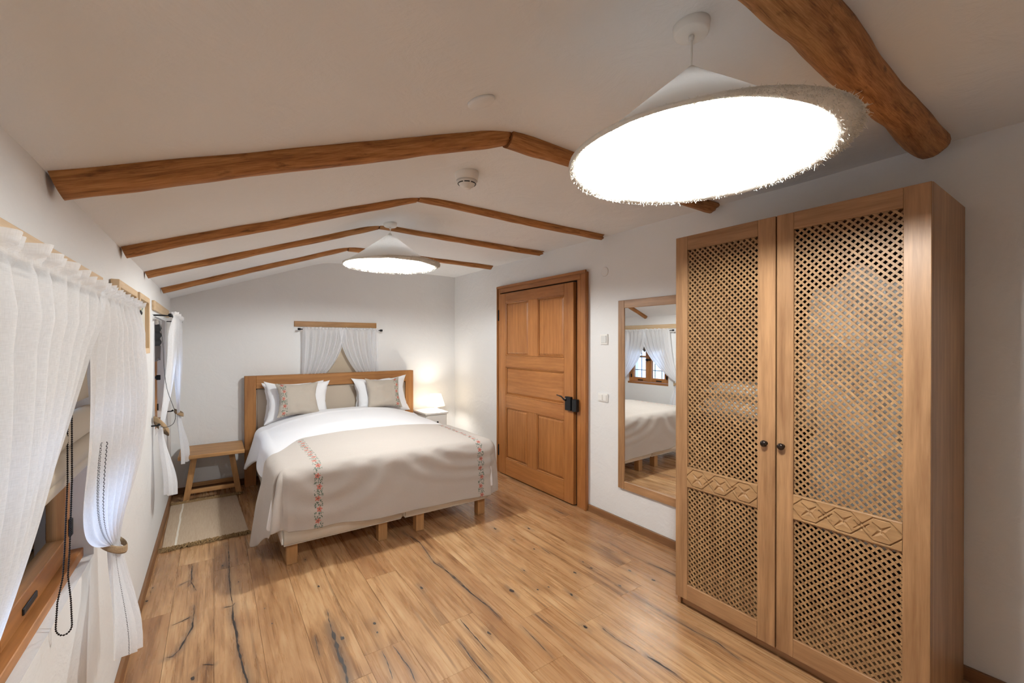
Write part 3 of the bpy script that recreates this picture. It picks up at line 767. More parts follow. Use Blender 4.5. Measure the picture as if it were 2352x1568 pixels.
# clothes kept inside, seen through the lattice
bm = bmesh.new(); NR, NC = 34, 40; rows_ = []
for j in range(NR+1):
    t = j/NR; z = 1.80-1.22*t; hw_ = lerp(0.045, 0.19, sstep(0, 0.16, t)); hw_ += 0.02*t; dp = lerp(0.03, 0.075, sstep(0, 0.3, t))
    ring = []
    for i in range(NC):
        a = 2*PI*i/NC; c, s = math.cos(a), math.sin(a)
        f = 1+0.10*math.sin(7*a+2*t)*sstep(0.15, 0.6, t)
        ring.append(bm.verts.new((2.385+dp*f*math.copysign(abs(s)**0.8, s), 0.690+hw_*math.copysign(abs(c)**0.9, c), z-0.01*abs(c)*(1-t)+0.008*nz(a, t*4))))
    rows_.append(ring)
for A, B in zip(rows_, rows_[1:]):
    for i in range(NC): bm.faces.new((A[i], A[(i+1) % NC], B[(i+1) % NC], B[i]))
bm.faces.new(rows_[0]); bm.faces.new(rows_[-1]); bmesh.ops.recalc_face_normals(bm, faces=bm.faces)
M_ROBE = cloth('white_terry', srgb(238, 236, 232), 500, bump=0.5)
robe = thing('bathrobe', (2.385, 0.690, 1.80), 'white bathrobe hanging behind the nearer lattice door of the wardrobe', 'bathrobe')
obj('body', bm, M_ROBE, robe, True)
for s in (-1, 1):
    bm = bmesh.new(); tube(bm, [(2.37, 0.69+s*0.13, 1.70), (2.355, 0.69+s*0.19, 1.45), (2.33, 0.69+s*0.205, 1.20), (2.32, 0.69+s*0.20, 1.05)], [0.045, 0.052, 0.055, 0.058], 12)
    obj('sleeve', bm, M_ROBE, robe, True)
bm = bmesh.new(); tube(bm, [(2.385, 0.69, 1.79), (2.385, 0.69, 1.845), (2.388, 0.69, 1.868), (2.40, 0.69, 1.876), (2.412, 0.69, 1.868)], 0.003, 6); obj('hanger_hook', bm, M_BLACK, robe, True)
def folded(z, h, y0, y1, x0, x1, m, lab, sd):
    bm = box(x0, x1, y0, y1, z, z+h, h*0.45, 4)
    bmesh.ops.subdivide_edges(bm, edges=[e for e in bm.edges if e.calc_length() > 0.1], cuts=5, use_grid_fill=True)
    for v in bm.verts:
        if v.co.z > z+h*0.3: v.co.z += 0.006*nz(v.co.x*9, v.co.y*9, sd)
    return tag(obj('folded_blanket', bm, m, None, True), lab, 'blanket')
folded(1.039, 0.10, 0.98, 1.39, 2.19, 2.60, M_ROBE, 'white folded blanket on the wardrobe shelf, lower of two, behind the lattice', 3)
folded(1.142, 0.09, 0.99, 1.36, 2.20, 2.58, M_CREAM, 'cream folded blanket on the wardrobe shelf, upper of two, behind the lattice', 5)

# ================================================================== bed
BX0, BX1, BY0, BY1 = 0.352, 1.905, 3.085, 5.08
bed = thing('bed', (1.13, 4.1, 0), 'large double bed with wooden headboard and cream base on short wooden legs', 'bed')
def soft(x0, x1, y0, y1, z0, z1, r, m, nm, par):
    return obj(nm, box(x0, x1, y0, y1, z0, z1, r, 4), m, par, True)
soft(BX0, 1.158, BY0, BY1, 0.140, 0.345, 0.014, M_CREAM, 'base', bed); soft(1.162, BX1, BY0, BY1, 0.140, 0.345, 0.014, M_CREAM, 'base', bed)
soft(BX0+0.01, BX1-0.01, BY0+0.01, BY1-0.01, 0.346, 0.585, 0.05, M_COTTON, 'mattress', bed)
for x in (0.385, 0.985, 1.275, 1.825):
    for y in (BY0+0.045, BY1-0.12):
        obj('leg', box(x, x+0.065, y, y+0.065, 0.0008, 0.141, 0.002), wd('oak', 'z'), bed)
HY0, HY1 = 5.085, 5.165
hb = obj('headboard_post', box(0.250, 0.350, HY0, HY1, 0, 1.115, 0.003), wd('head', 'z'), bed); obj('headboard_post', box(1.935, 2.035, HY0, HY1, 0, 1.115, 0.003), wd('head', 'z'), bed)
obj('headboard_rail', box(0.3505, 1.9345, HY0, HY1, 0.985, 1.115, 0.003), wd('head', 'x'), bed)
obj('headboard_rail', box(0.3505, 1.9345, HY0+0.02, HY1, 0.20, 0.32, 0.003), wd('head', 'x'), bed)
soft(0.352, 1.933, HY0+0.005, HY1-0.01, 0.322, 0.983, 0.012, M_TAUPE, 'headboard_panel', bed)

# duvet and throw: draped sheets over the crowned mattress
def topz(x, y):
    u = min(1, abs(x-1.13)/0.78); s = sstep(3.35, 4.85, y)
    e = min(1, max(0, (y-3.06)/0.28)); e = 1-(1-e)**2.4
    return 0.592+(0.040+0.105*s)*(1-u**2.6)*e
def drape(off, x0, x1, y0, yr, r, hemL, hemF, hemR, flL, flF, flR, wr_, step=0.024, cuts=None, hemC=None, pleat=None):
    """sheet over the bed: top patch, left, front and right falls and round corners; uv in metres"""
    bm = bmesh.new(); uvl = bm.loops.layers.uv.verify()
    ix0, ix1, iy0 = x0+r, x1-r, y0+r
    def fall(base, dirv, d, D, flare, ph, amp):
        # d along the cloth from the edge of the flat top
        q = r*PI/2
        if d < q: h = r*math.sin(d/r); v = r*(1-math.cos(d/r))
        else: h = r+flare*((d-q)**1.15); v = r+(d-q)*0.985
        fold = amp*sstep(0.02, 0.4, d)
        return base+dirv*(h+fold)-Vector((0, 0, v))
    def patch(P, UV):
        nv, nu = len(P), len(P[0]); vs = [[bm.verts.new(p) for p in row] for row in P]
        for j in range(nv-1):
            for i in range(nu-1):
                ids = ((j, i), (j, i+1), (j+1, i+1), (j+1, i)); q = [vs[a][b] for a, b in ids]
                if len({tuple(round(c, 6) for c in v.co) for v in q}) < 4:
                    uq = []; ui = []
                    for v, k in zip(q, ids):
                        if all((v.co-w.co).length > 1e-6 for w in uq): uq.append(v); ui.append(k)
                    if len(uq) < 3: continue
                    q, ids = uq, ui
                f = bm.faces.new(q)
                for lp, (a, b) in zip(f.loops, ids): lp[uvl].uv = UV[a][b]
    tz = lambda x, y: topz(x, y)+off+wr_(x, y)
    nx = int((ix1-ix0)/step); 
    X = [lerp(ix0, ix1, i/nx) for i in range(nx+1)]
    yR = (lambda x: yr(x))
    ny = int((yr(1.2)-iy0)/step)
    # the rows follow the rear edge
    G = [[(x, lerp(iy0, yR(x), j/ny)) for x in X] for j in range(ny+1)]
    patch([[Vector((x, y, tz(x, y))) for x, y in row] for row in G], [[(x, y) for x, y in row] for row in G])
    YL = [G[j][0][1] for j in range(ny+1)]; YRr = [G[j][-1][1] for j in range(ny+1)]
    # left and right falls
    for sx, xe, Ys, hem, fl in ((-1, ix0, YL, hemL, flL), (1, ix1, YRr, hemR, flR)):
        P, UV = [], []; M = 22
        for y in Ys:
            row, uv = [], []; z0 = tz(xe, y); D = (z0-hem(y)-r)+r*PI/2
            for k in range(M+1):
                d = D*k/M; a = fl(y, 1)
                p = fall(Vector((xe, y, z0)), Vector((sx, 0, 0)), d, D, fl(y, 0), 0, a)
                row.append(p); uv.append((xe+sx*d, y))
            P.append(row); UV.append(uv)
        patch(P, UV)
    # front fall
    P, UV = [], []; M = 22
    for x in X:
        row, uv = [], []; z0 = tz(x, iy0); D = (z0-hemF(x)-r)+r*PI/2
        for k in range(M+1):
            d = D*k/M
            row.append(fall(Vector((x, iy0, z0)), Vector((0, -1, 0)), d, D, flF(x, 0), 0, flF(x, 1))); uv.append((x, iy0-d))
        P.append(row); UV.append(uv)
    patch(P, UV)
    # corners
    for sx, xe, hem, fl in ((-1, ix0, hemL, flL), (1, ix1, hemR, flR)):
        P, UV = [], []; K = 54; c0 = Vector((xe, iy0, tz(xe, iy0)))
        for i in range(K+1):
            t = i/K; ph = t*PI/2; dirv = Vector((sx*math.cos(ph), -math.sin(ph), 0))
            hm = lerp(hem(iy0), hemF(xe), sstep(0, 1, t)); hm += (hemC(sx, t) if hemC else 0)
            D = (c0.z-hm-r)+r*PI/2; fr = lerp(fl(iy0, 0), flF(xe, 0), t); a = lerp(fl(iy0, 1), flF(xe, 1), t)
            if pleat: a += pleat(sx, t)
            row, uv = [], []
            for k in range(23):
                d = D*k/22
                row.append(fall(c0, dirv, d, D, fr, 0, a)); uv.append((xe+sx*d*math.cos(ph), iy0-d*math.sin(ph)))
            P.append(row); UV.append(uv)
        patch(P, UV)
    bmesh.ops.remove_doubles(bm, verts=bm.verts, dist=0.0008)
    bmesh.ops.recalc_face_normals(bm, faces=bm.faces)
    return bm
def pw(pts, x):
    for (a, va), (b, vb) in zip(pts, pts[1:]):
        if x <= b: return lerp(va, vb, sstep(a, b, x)) if x > a else va
    return pts[-1][1]
duv = drape(0.030, 0.315, 1.945, 3.055, lambda x: 4.80, 0.085,
    lambda y: pw([(3.1, 0.27), (3.4, 0.22), (3.58, 0.17), (3.85, 0.40), (4.1, 0.455), (4.4, 0.40), (4.8, 0.25)], y),
    lambda x: 0.27+0.02*nz(x*3, 1, 1), lambda y: 0.30+0.03*math.sin(y*5),
    lambda y, k: (pw([(3.1, 0.16), (3.8, 0.16), (4.1, 0.30), (4.8, 0.26)], y), 0.030*math.sin(y*9.5+1.0)*sstep(3.5, 3.9, y))[k],
    lambda x, k: (0.03, 0.010*math.sin(x*14))[k],
    lambda y, k: (0.22, 0.025*math.sin(y*9))[k],
    lambda x, y: 0.006*nz(x*3.2, y*3.2, 0)+0.010*math.exp(-((y-4.50-0.10*x+0.03*nz(x*2, 1, 2))/0.035)**2)+0.007*math.exp(-((y-4.22+0.05*x)/0.05)**2)*nz(x*1.5, 3, 3),
    hemC=lambda s, t: -0.02*math.sin(t*PI), pleat=lambda s, t: 0.02*math.sin(t*PI*3))
du = obj('duvet', duv, M_DUVET, None, True)
tag(du, 'puffy white duvet spread over the whole bed', 'duvet')
m = du.modifiers.new('thickness', 'SOLIDIFY'); m.thickness = 0.026; m.offset = -1; du.modifiers.new('round', 'SUBSURF').levels = 1; du.modifiers['round'].render_levels = 1
M_THROW = floral_mat('embroidered_linen_throw', srgb(190, 182, 176), [0.560, 1.790], 0.028, crease=0.9, vlim=(2.60, 3.80))
def swag(x, z_): return 0
thr = drape(0.050, 0.292, 1.968, 3.030, lambda x: 3.84-0.03*math.sin((x-0.6)/1.3*PI)-0.30*sstep(0.60, 0.34, x) if x < 0.60 else 3.84-0.03*math.sin((x-0.6)/1.3*PI), 0.088,
    lambda y: pw([(3.0, 0.30), (3.12, 0.20), (3.42, 0.055), (3.6, 0.06), (4.1, 0.08)], y) if True else 0,
    lambda x: pw([(0.3, 0.262), (0.6, 0.232), (0.9, 0.212), (1.5, 0.20), (2.0, 0.178)], x)+0.004*math.sin(x*11),
    lambda y: pw([(3.0, 0.20), (4.1, 0.26)], y),
    lambda y, k: (pw([(3.0, 0.12), (4.1, 0.18)], y), pw([(3.05, -0.03), (3.3, 0.0), (3.42, 0.035), (3.6, 0.0), (4.1, 0.01)], y))[k],
    lambda x, k: (0.035, 0.007*math.sin(x*6.5+0.6)+0.006*math.sin(x*15)+(0.018 if x < 0.42 else 0)*sstep(0.42, 0.36, x))[k],
    lambda y, k: (0.05, 0.012*math.sin(y*8))[k],
    lambda x, y: 0.004*nz(x*3.0, y*3.0, 5)+0.003*nz(x*7, y*2.5, 2),
    hemC=lambda s, t: (0.05*math.sin(t*PI) if s < 0 else 0.0),
    pleat=lambda s, t: (0.080*math.exp(-((t-0.62)/0.12)**2)-0.170*math.exp(-((t-0.40)/0.075)**2)) if s < 0 else 0.018*math.sin(t*PI*2))
# gathered swags on the front fall
for v in thr.verts:
    if v.co.y < 3.09 and 0.35 < v.co.x < 1.93 and v.co.z < 0.62:
        x, z = v.co.x, v.co.z
        s1 = math.hypot((x-1.78)/1.0, (z-0.66)/0.42)
        v.co.y += -0.010*math.sin(s1*30)*math.exp(-((s1-0.45)/0.35)**2)*sstep(0.2, 0.45, z)
        s2 = math.hypot((x-0.62)/0.8, (z-0.62)/0.6)
        v.co.y += -0.009*math.sin(s2*26+1)*math.exp(-((s2-0.35)/0.3)**2)
        v.co.y += 0.004*nz(x*5, z*6, 1)
th = obj('bed_throw', thr, M_THROW, None, True)
tag(th, 'beige linen throw with two red flower strips across the bed foot', 'blanket')
m = th.modifiers.new('thickness', 'SOLIDIFY'); m.thickness = 0.005; m.offset = -1; th.modifiers.new('round', 'SUBSURF').levels = 1; th.modifiers['round'].render_levels = 1

# pillows and cushions
def pillow(nm, w, h, d, loc, rot, m, seed, ear=0.05, fl=None, sag=0.0):
    bm = bmesh.new(); N = 22; uvl = bm.loops.layers.uv.verify(); lay = []
    for s in (1, -1):
        vs = []
        for j in range(N+1):
            row = []
            for i in range(N+1):
                u, v = 2*i/N-1, 2*j/N-1
                f = ((1-abs(u)**2.6)*(1-abs(v)**2.6))**0.55
                pin = 1-ear*(1-abs(u)**2)*(abs(v)**3)*1.0; pin2 = 1-ear*(1-abs(v)**2)*(abs(u)**3)
                x = w/2*u*pin2*(1+0.03*nz(v*1.5, seed, 1)); z = h/2*v*pin*(1+0.05*nz(u*1.5, seed, 5))
                y = s*d/2*f*(1+0.30*nz(u*1.6, v*1.6, seed))+(0.010*nz(u*3, v*3, seed+4)+s*0.005*nz(u*2+v*3, (u-v)*7, seed))*(1 if abs(u) < 1 and abs(v) < 1 else 0.3)
                z -= sag*(1-u*u)*(v > 0)*v
                row.append(bm.verts.new((x, y, z)))
            vs.append(row)
        for j in range(N):
            for i in range(N):
                ids = ((j, i), (j, i+1), (j+1, i+1), (j+1, i)); q = [vs[a][b] for a, b in ids]
                if s == 1: q = q[::-1]; ids = ids[::-1]
                fc = bm.faces.new(q)
                for lp, (a, b) in zip(fc.loops, ids): lp[uvl].uv = (w*b/N, h*a/N)
        lay.append(vs)
    bmesh.ops.remove_doubles(bm, verts=bm.verts, dist=0.0006)
    me = bpy.data.meshes.new(nm); bm.to_mesh(me); bm.free()
    for p in me.polygons: p.use_smooth = True
    me.materials.append(m); o = bpy.data.objects.new(nm, me); COL.objects.link(o); o.location = loc; o.rotation_euler = rot
    o.modifiers.new('round', 'SUBSURF').levels = 1; o.modifiers['round'].render_levels = 1
    return o
g = 'white pillows against the headboard'
tag(pillow('pillow', 0.60, 0.42, 0.11, (0.695, 5.008, 0.838), (math.radians(-9), 0, 0.02), M_COTTON, 1, 0.13), 'white pillow at the very back, left side of the bed, against the headboard', 'pillow', g)
tag(pillow('pillow', 0.64, 0.45, 0.13, (0.710, 4.882, 0.852), (math.radians(-17), math.radians(1), 0), M_COTTON, 2, 0.18, sag=0.02), 'white pillow directly behind the left flowered cushion', 'pillow', g)
tag(pillow('pillow', 0.60, 0.42, 0.11, (1.585, 5.008, 0.845), (math.radians(-9), 0, -0.02), M_COTTON, 3, 0.13), 'white pillow at the very back, right side of the bed, against the headboard', 'pillow', g)
tag(pillow('pillow', 0.63, 0.45, 0.13, (1.575, 4.882, 0.862), (math.radians(-17), math.radians(-2), 0), M_COTTON, 4, 0.18, sag=0.02), 'white pillow directly behind the right flowered cushion', 'pillow', g)
MC1 = floral_mat('embroidered_cushion_linen', srgb(180, 170, 158), [0.062], 0.030, crease=0.4)
MC2 = floral_mat('embroidered_cushion_linen_right', srgb(180, 170, 158), [0.345], 0.029, crease=0.4)
g = 'beige cushions with flower embroidery'
tag(pillow('cushion', 0.40, 0.36, 0.12, (0.690, 4.755, 0.888), (math.radians(-20), 0, 0.03), MC1, 6, 0.16), 'beige linen cushion with its flower strip on the left edge', 'cushion', g)
tag(pillow('cushion', 0.40, 0.36, 0.12, (1.555, 4.755, 0.893), (math.radians(-20), 0, -0.03), MC2, 7, 0.16), 'beige linen cushion with its flower strip on the right edge', 'cushion', g)

# ================================================================== bench, rug, nightstand, bedside lamp
bn = thing('bench', (-0.01, 4.94, 0), 'low wooden bench with splayed legs beside the bed, under the far left window curtain', 'bench')
ox, oz_ = wd('oak', 'x'), wd('oak', 'z')
obj('seat', box(-0.262, 0.232, 4.70, 5.165, 0.428, 0.462, 0.004), ox, bn)
def leg4(x0, y0, z0, x1, y1, z1, w, d, m, nm, par):
    bm = bmesh.new(); vs = []
    for x, y, z in ((x0, y0, z0), (x1, y1, z1)):
        vs += [bm.verts.new((x+a*w/2, y+b*d/2, z)) for a, b in ((-1, -1), (1, -1), (1, 1), (-1, 1))]
    for k in range(4): bm.faces.new((vs[k], vs[(k+1) % 4], vs[4+(k+1) % 4], vs[4+k]))
    bm.faces.new(vs[:4][::-1]); bm.faces.new(vs[4:]); bmesh.ops.recalc_face_normals(bm, faces=bm.faces)
    bmesh.ops.bevel(bm, geom=bm.edges[:], offset=0.002, affect='EDGES'); return obj(nm, bm, m, par)
for yb_, yt in ((4.90, 4.86), (5.13, 5.10)):
    leg4(-0.215, yb_, 0.001, -0.150, yt, 0.428, 0.048, 0.034, oz_, 'leg', bn); leg4(0.195, yb_, 0.001, 0.130, yt, 0.428, 0.048, 0.034, oz_, 'leg', bn)
    obj('stretcher', box(-0.182, 0.165, yb_-0.012, yb_+0.012, 0.072, 0.108, 0.002), ox, bn)
# rug
def rug_mat():
    t = NT('handwoven_rug'); c = t.n('ShaderNodeTexCoord').outputs['Object']; sp = t.n('ShaderNodeSeparateXYZ'); t.l(c, sp.inputs[0])
    w = t.noise(t.map(c, (1, 0.05, 1)), 220, 3); w2 = t.noise(t.map(c, (0.1, 1, 1)), 260, 2)
    col = t.mix(t.math('ADD', t.math('MULTIPLY', w, 0.7), t.math('MULTIPLY', w2, 0.3)), srgb(160, 138, 116), srgb(200, 182, 160))
    wob = t.math('ADD', sp.outputs[0], t.math('MULTIPLY', t.math('SUBTRACT', t.noise(c, 5, 2), 0.5), 0.02))
    k = t.math('LESS_THAN', t.math('ABSOLUTE', t.math('SUBTRACT', wob, -0.172)), 0.006)
    col = t.mix(t.math('MULTIPLY', k, 0.8), col, srgb(228, 224, 214))
    return t.done(t.pbr(col, 0.95, t.bump(t.math('ADD', w, w2), 0.5, 0.002), spec=0.1).outputs[0])
RU = thing('rug', (-0.06, 4.43, 0), 'small beige woven rug with frayed fringes on the floor beside the bed', 'rug')
bm = bmesh.new(); P = []
NXr, NYr = 40, 60
def rugz(x, y): return 0.0075+0.002*nz(x*9, y*9, 1)
for lz in (1, 0):
    P = []
    for j in range(NYr+1):
        row = []
        for i in range(NXr+1):
            u, v = i/NXr, j/NYr; x = lerp(lerp(-0.305, -0.318, v), lerp(0.215, 0.170, v), u)+0.004*nz(v*5, u, 3); y = lerp(3.845+0.008*math.sin(u*7), 4.855+0.008*math.sin(u*6), v)
            row.append((x, y, rugz(x, y) if lz else 0.0012))
        P.append(row)
    if lz: sheet(bm, P)
    else: sheet(bm, P[::-1])
obj('weave', bm, rug_mat(), RU, True)
bm = bmesh.new(); rng = random.Random(4)
for end in (0, 1):
    for k in range(520):
        x = rng.uniform(-0.315, 0.21); y = 3.85 if end == 0 else 4.858; s = -1 if end == 0 else 1; L_ = rng.uniform(0.020, 0.060); a = rng.uniform(-0.9, 0.9)
        p0 = (x, y-s*0.006, 0.008); a2 = a+rng.uniform(-1.2, 1.2); p1 = (x+L_*0.45*math.sin(a), y+s*L_*0.45*math.cos(a), 0.010+rng.uniform(0, 0.016)); p2 = (p1[0]+L_*0.35*math.sin(a2), p1[1]+s*L_*0.3*math.cos(a2), 0.006+rng.uniform(0, 0.008)); p3 = (p2[0]+0.01*math.sin(a2*2), p2[1]+s*0.008, 0.003)
        tube(bm, [p0, p1, p2, p3], [0.0024, 0.0022, 0.0018, 0.001], 4, False)
o = obj('fringe', bm, cloth('frayed_jute', srgb(150, 122, 84), 400), RU); o['kind'] = 'stuff'
# nightstand
ns = thing('nightstand', (2.20, 4.96, 0), 'white bedside table right of the bed, mostly hidden behind the duvet', 'nightstand')
MWP = plain('white_paint', srgb(238, 236, 232), 0.45)
obj('top', box(2.06, 2.36, 4.76, 5.16, 0.590, 0.612, 0.004), MWP, ns)
obj('body', box(2.075, 2.345, 4.78, 5.15, 0.30, 0.589, 0.003), MWP, ns)
df = obj('drawer', box(2.085, 2.335, 4.765, 4.780, 0.42, 0.575, 0.003), MWP, ns)
bm = bmesh.new(); lathe(bm, (2.21, 4.765, 0.50), [(0.0, -0.022), (0.010, -0.020), (0.012, -0.014), (0.005, -0.006), (0.006, 0.001)], 14, 'y'); obj('knob', bm, M_BLACK, df, True)
for x in (2.08, 2.31):
    for y in (4.785, 5.115): obj('leg', box(x, x+0.03, y, y+0.03, 0, 0.2995, 0.002), MWP, ns)
# bedside lamp
bl = thing('table_lamp', (2.275, 4.95, 0.613), 'lit white bedside lamp with a tapered fabric shade on the nightstand', 'lamp')
bm = bmesh.new(); lathe(bm, (2.275, 4.95, 0.6125), [(0.0, 0), (0.055, 0), (0.055, 0.008), (0.030, 0.014), (0.018, 0.030), (0.014, 0.060), (0.009, 0.075), (0.009, 0.10), (0.0, 0.10)], 24); obj('base', bm, MWP, bl, True)
def shade_mat():
    t = NT('lamp_shade_fabric'); d = t.n('ShaderNodeBsdfDiffuse'); d.inputs[0].default_value = srgb(245, 240, 228)
    tr = t.n('ShaderNodeBsdfTranslucent'); tr.inputs[0].default_value = srgb(250, 240, 222); m = t.n('ShaderNodeMixShader'); m.inputs[0].default_value = 0.7
    t.l(d.outputs[0], m.inputs[1]); t.l(tr.outputs[0], m.inputs[2]); return t.done(m.outputs[0])
bm = bmesh.new(); lathe(bm, (2.275, 4.95, 0), [(0.115, 0.668), (0.068, 0.815)], 40)
bmesh.ops.delete(bm, geom=[f for f in bm.faces if len(f.verts) > 4], context='FACES_ONLY')
o = obj('shade', bm, shade_mat(), bl, True); m = o.modifiers.new('t', 'SOLIDIFY'); m.thickness = 0.002
def bulb_mat(name, col, e):
    t = NT(name); em = t.n('ShaderNodeEmission'); em.inputs[0].default_value = col; em.inputs[1].default_value = e; return t.done(em.outputs[0])
bm = bmesh.new(); lathe(bm, (2.275, 4.95, 0.735), [(0.0, 0.042), (0.026, 0.032), (0.040, 0.004), (0.026, -0.020), (0.012, -0.03)], 16)
obj('bulb', bm, bulb_mat('bedside_bulb', (1, 0.93, 0.82, 1), 60*BED_LAMP_W/1.2), bl, True)

# ================================================================== pendant lamps
def shade_pend():
    t = NT('felted_paper_shade'); c = t.n('ShaderNodeTexCoord').outputs['Object']
    h = t.noise(c, 90, 5, 0.7); d = t.pbr(srgb(232, 229, 222), 0.9, t.bump(h, 0.6, 0.004), spec=0.1)
    tr = t.n('ShaderNodeBsdfTranslucent'); tr.inputs[0].default_value = srgb(228, 230, 236); m = t.n('ShaderNodeMixShader'); m.inputs[0].default_value = 0.075
    t.l(d.outputs[0], m.inputs[1]); t.l(tr.outputs[0], m.inputs[2]); return t.done(m.outputs[0])
M_SH = shade_pend(); M_FR = cloth('frayed_shade_fibre', srgb(236, 233, 226), 300, trans=0.3)
M_BULB = bulb_mat('pendant_bulb', LAMP_COL+(1,), 30)
def pendant(x, y, zr, r, za, seed, label, tilt=0.0, brim=0.3):
    def floppy(verts):
        # the brim is narrow all round and flops outwards on one side; the whole shade hangs a little tilted
        for v in verts:
            dx, dy = v.co.x-x, v.co.y-y; d = math.hypot(dx, dy)
            if d > r:
                an = math.atan2(dy, dx); k = brim+(1.15-brim)*max(0, math.cos(an+1.0))**1.3
                e = d-r; s = (r+e*k)/d; v.co.x = x+dx*s; v.co.y = y+dy*s; v.co.z = zr+(v.co.z-zr)*(0.3+0.7*k)
            v.co.z -= tilt*(0.57*dx+0.82*dy)*min(1, d/r)
    zc = ceil_z(x)-0.004; root = thing('pendant_lamp', (x, y, zc), label, 'lamp', 'white cone pendant lamps')
    bm = bmesh.new(); lathe(bm, (x, y, zc), [(0.0, -0.030), (0.043, -0.030), (0.048, -0.026), (0.051, 0.004), (0.0, 0.004)], 40); obj('ceiling_rose', bm, M_WHITE, root, True)
    bm = bmesh.new(); lathe(bm, (x, y, zc-0.034), [(0.0, -0.012), (0.007, -0.012), (0.008, 0.0)], 12); obj('cord_grip', bm, M_WHITE, root, True)
    bm = bmesh.new(); tube(bm, [(x, y, zc-0.04), (x+0.001, y, (zc+za)/2), (x, y, za-0.02)], 0.0032, 8); obj('cord', bm, M_WHITE, root, True)
    bm = bmesh.new(); prof = [(0.008, za-zr), (0.012, za-zr-0.004)]
    for k in range(1, 15): t = k/14; prof.append((lerp(0.012, r, t**1.02), lerp(za-zr-0.004, 0, t)))
    prof += [(r+0.010, 0.004), (r+0.024, 0.012), (r+0.038, 0.022)]; lathe(bm, (x, y, zr), prof, 72)
    bmesh.ops.delete(bm, geom=[f for f in bm.faces if len(f.verts) > 4], context='FACES_ONLY')
    for v in bm.verts:
        d = math.hypot(v.co.x-x, v.co.y-y)/r
        v.co.z += 0.006*d*nz(v.co.x*6, v.co.y*6, seed); s = 1+0.012*d*nz(v.co.x*7, v.co.y*7, seed+3); v.co.x = x+(v.co.x-x)*s; v.co.y = y+(v.co.y-y)*s
    floppy(bm.verts)
    bmesh.ops.recalc_face_normals(bm, faces=bm.faces)
    o = obj('shade', bm, M_SH, root, True); m = o.modifiers.new('t', 'SOLIDIFY'); m.thickness = 0.003; m.offset = 0
    bm = bmesh.new(); rng = random.Random(seed)
    for k in range(10000):
        a = rng.uniform(0, 2*PI); rr = r+0.038-(rng.uniform(0, 0.046)*rng.random() if k % 3 else 0.020+rng.uniform(0, 0.05)*rng.random())
        L_ = rng.uniform(0.004, 0.014)*(1.8 if rng.random() < 0.03 else 1); ca, sa = math.cos(a), math.sin(a)
        p = Vector((x+rr*ca, y+rr*sa, zr+(rr-r)*0.53*(rr > r)+0.6*(r-rr)*(rr < r))); q = [p]
        dv = Vector((ca*rng.uniform(0.1, 1)+rng.uniform(-.7, .7)*sa, sa*rng.uniform(0.1, 1)-rng.uniform(-.7, .7)*ca, rng.uniform(-1.0, 0.4))).normalized()
        for s in range(2):
            dv = (dv+Vector((rng.uniform(-.8, .8), rng.uniform(-.8, .8), rng.uniform(-.8, .5)))).normalized(); q.append(q[-1]+dv*L_/2)
        tube(bm, q, [0.00075, 0.0007, 0.0004], 3, False)
    floppy(bm.verts)
    f = obj('fringe', bm, M_FR, root); f['kind'] = 'stuff'
    bm = bmesh.new(); lathe(bm, (x, y, za-0.06), [(0.0, 0.045), (0.018, 0.045), (0.020, 0.0), (0.0, 0.0)], 16); obj('socket', bm, M_WHITE, root, True)
    bz = zr+0.108
    bm = bmesh.new(); tube(bm, [(x, y, za-0.06), (x, y, bz+0.06)], 0.006, 8); obj('stem', bm, M_WHITE, root, True)
    bm = bmesh.new(); lathe(bm, (x, y, bz+0.035), [(0.0, 0.030), (0.014, 0.028), (0.016, 0.0), (0.0, 0.0)], 16); obj('lamp_holder', bm, M_WHITE, root, True)
    bm = bmesh.new(); lathe(bm, (x, y, bz), [(0.0, -0.032), (0.018, -0.028), (0.030, -0.008), (0.029, 0.010), (0.016, 0.032), (0.013, 0.042)], 20); b = obj('bulb', bm, M_BULB, root, True)
    ld = bpy.data.lights.new('bulb_light', 'POINT'); ld.energy = LAMP_W if y < 2 else LAMP_FAR_W; ld.color = LAMP_COL; ld.shadow_soft_size = 0.05
    lo = bpy.data.objects.new('bulb_light', ld); COL.objects.link(lo); lo.parent = root; lo.location = Vector((x, y, bz-0.040))-root.location
    return root
pendant(1.130, 0.722, 1.963, 0.345, 2.243, 5, 'large white cone pendant lamp in the foreground, glowing, beside the wardrobe top', 0.0, 0.12)
pendant(1.105, 3.22, 2.035, 0.335, 2.285, 9, 'smaller-looking far white cone pendant lamp hanging over the bed', 0.0, 0.15)

# smoke detector and round blank covers
sd = thing('smoke_detector', (1.115, 2.03, 2.355), 'white round smoke detector on the ceiling between two beams', 'smoke detector')
zc = ceil_z(1.115)-0.004
bm = bmesh.new(); lathe(bm, (1.115, 2.03, zc), [(0.0, -0.048), (0.058, -0.048), (0.064, -0.010), (0.063, 0.004), (0.0, 0.004)], 40); obj('base', bm, M_WHITE, sd, True)
bm = bmesh.new(); lathe(bm, (1.115, 2.03, zc), [(0.0, -0.088), (0.020, -0.088), (0.024, -0.080), (0.038, -0.074), (0.044, -0.064), (0.057, -0.048)], 40); obj('cap', bm, M_WHITE, sd, True)
for k in range(8):
    bm = bmesh.new(); a0 = 2*PI*k/8; tube(bm, [(1.115+0.047*math.cos(a0+t*0.6/5), 2.03+0.047*math.sin(a0+t*0.6/5), zc-0.0635) for t in range(6)], 0.003, 6); obj('vent_slot', bm, M_BLACKP, sd)
cc = thing('ceiling_cover', (0.73, 1.23, 2.25), 'flat white round blank cover plate on the left ceiling slope', 'cover plate')
bm = bmesh.new(); sl = math.atan((RZ-ZL)/(RX-XL))
lathe(bm, (0, 0, 0), [(0.0, -0.007), (0.043, -0.007), (0.047, -0.003), (0.047, 0.004), (0.0, 0.004)], 40)
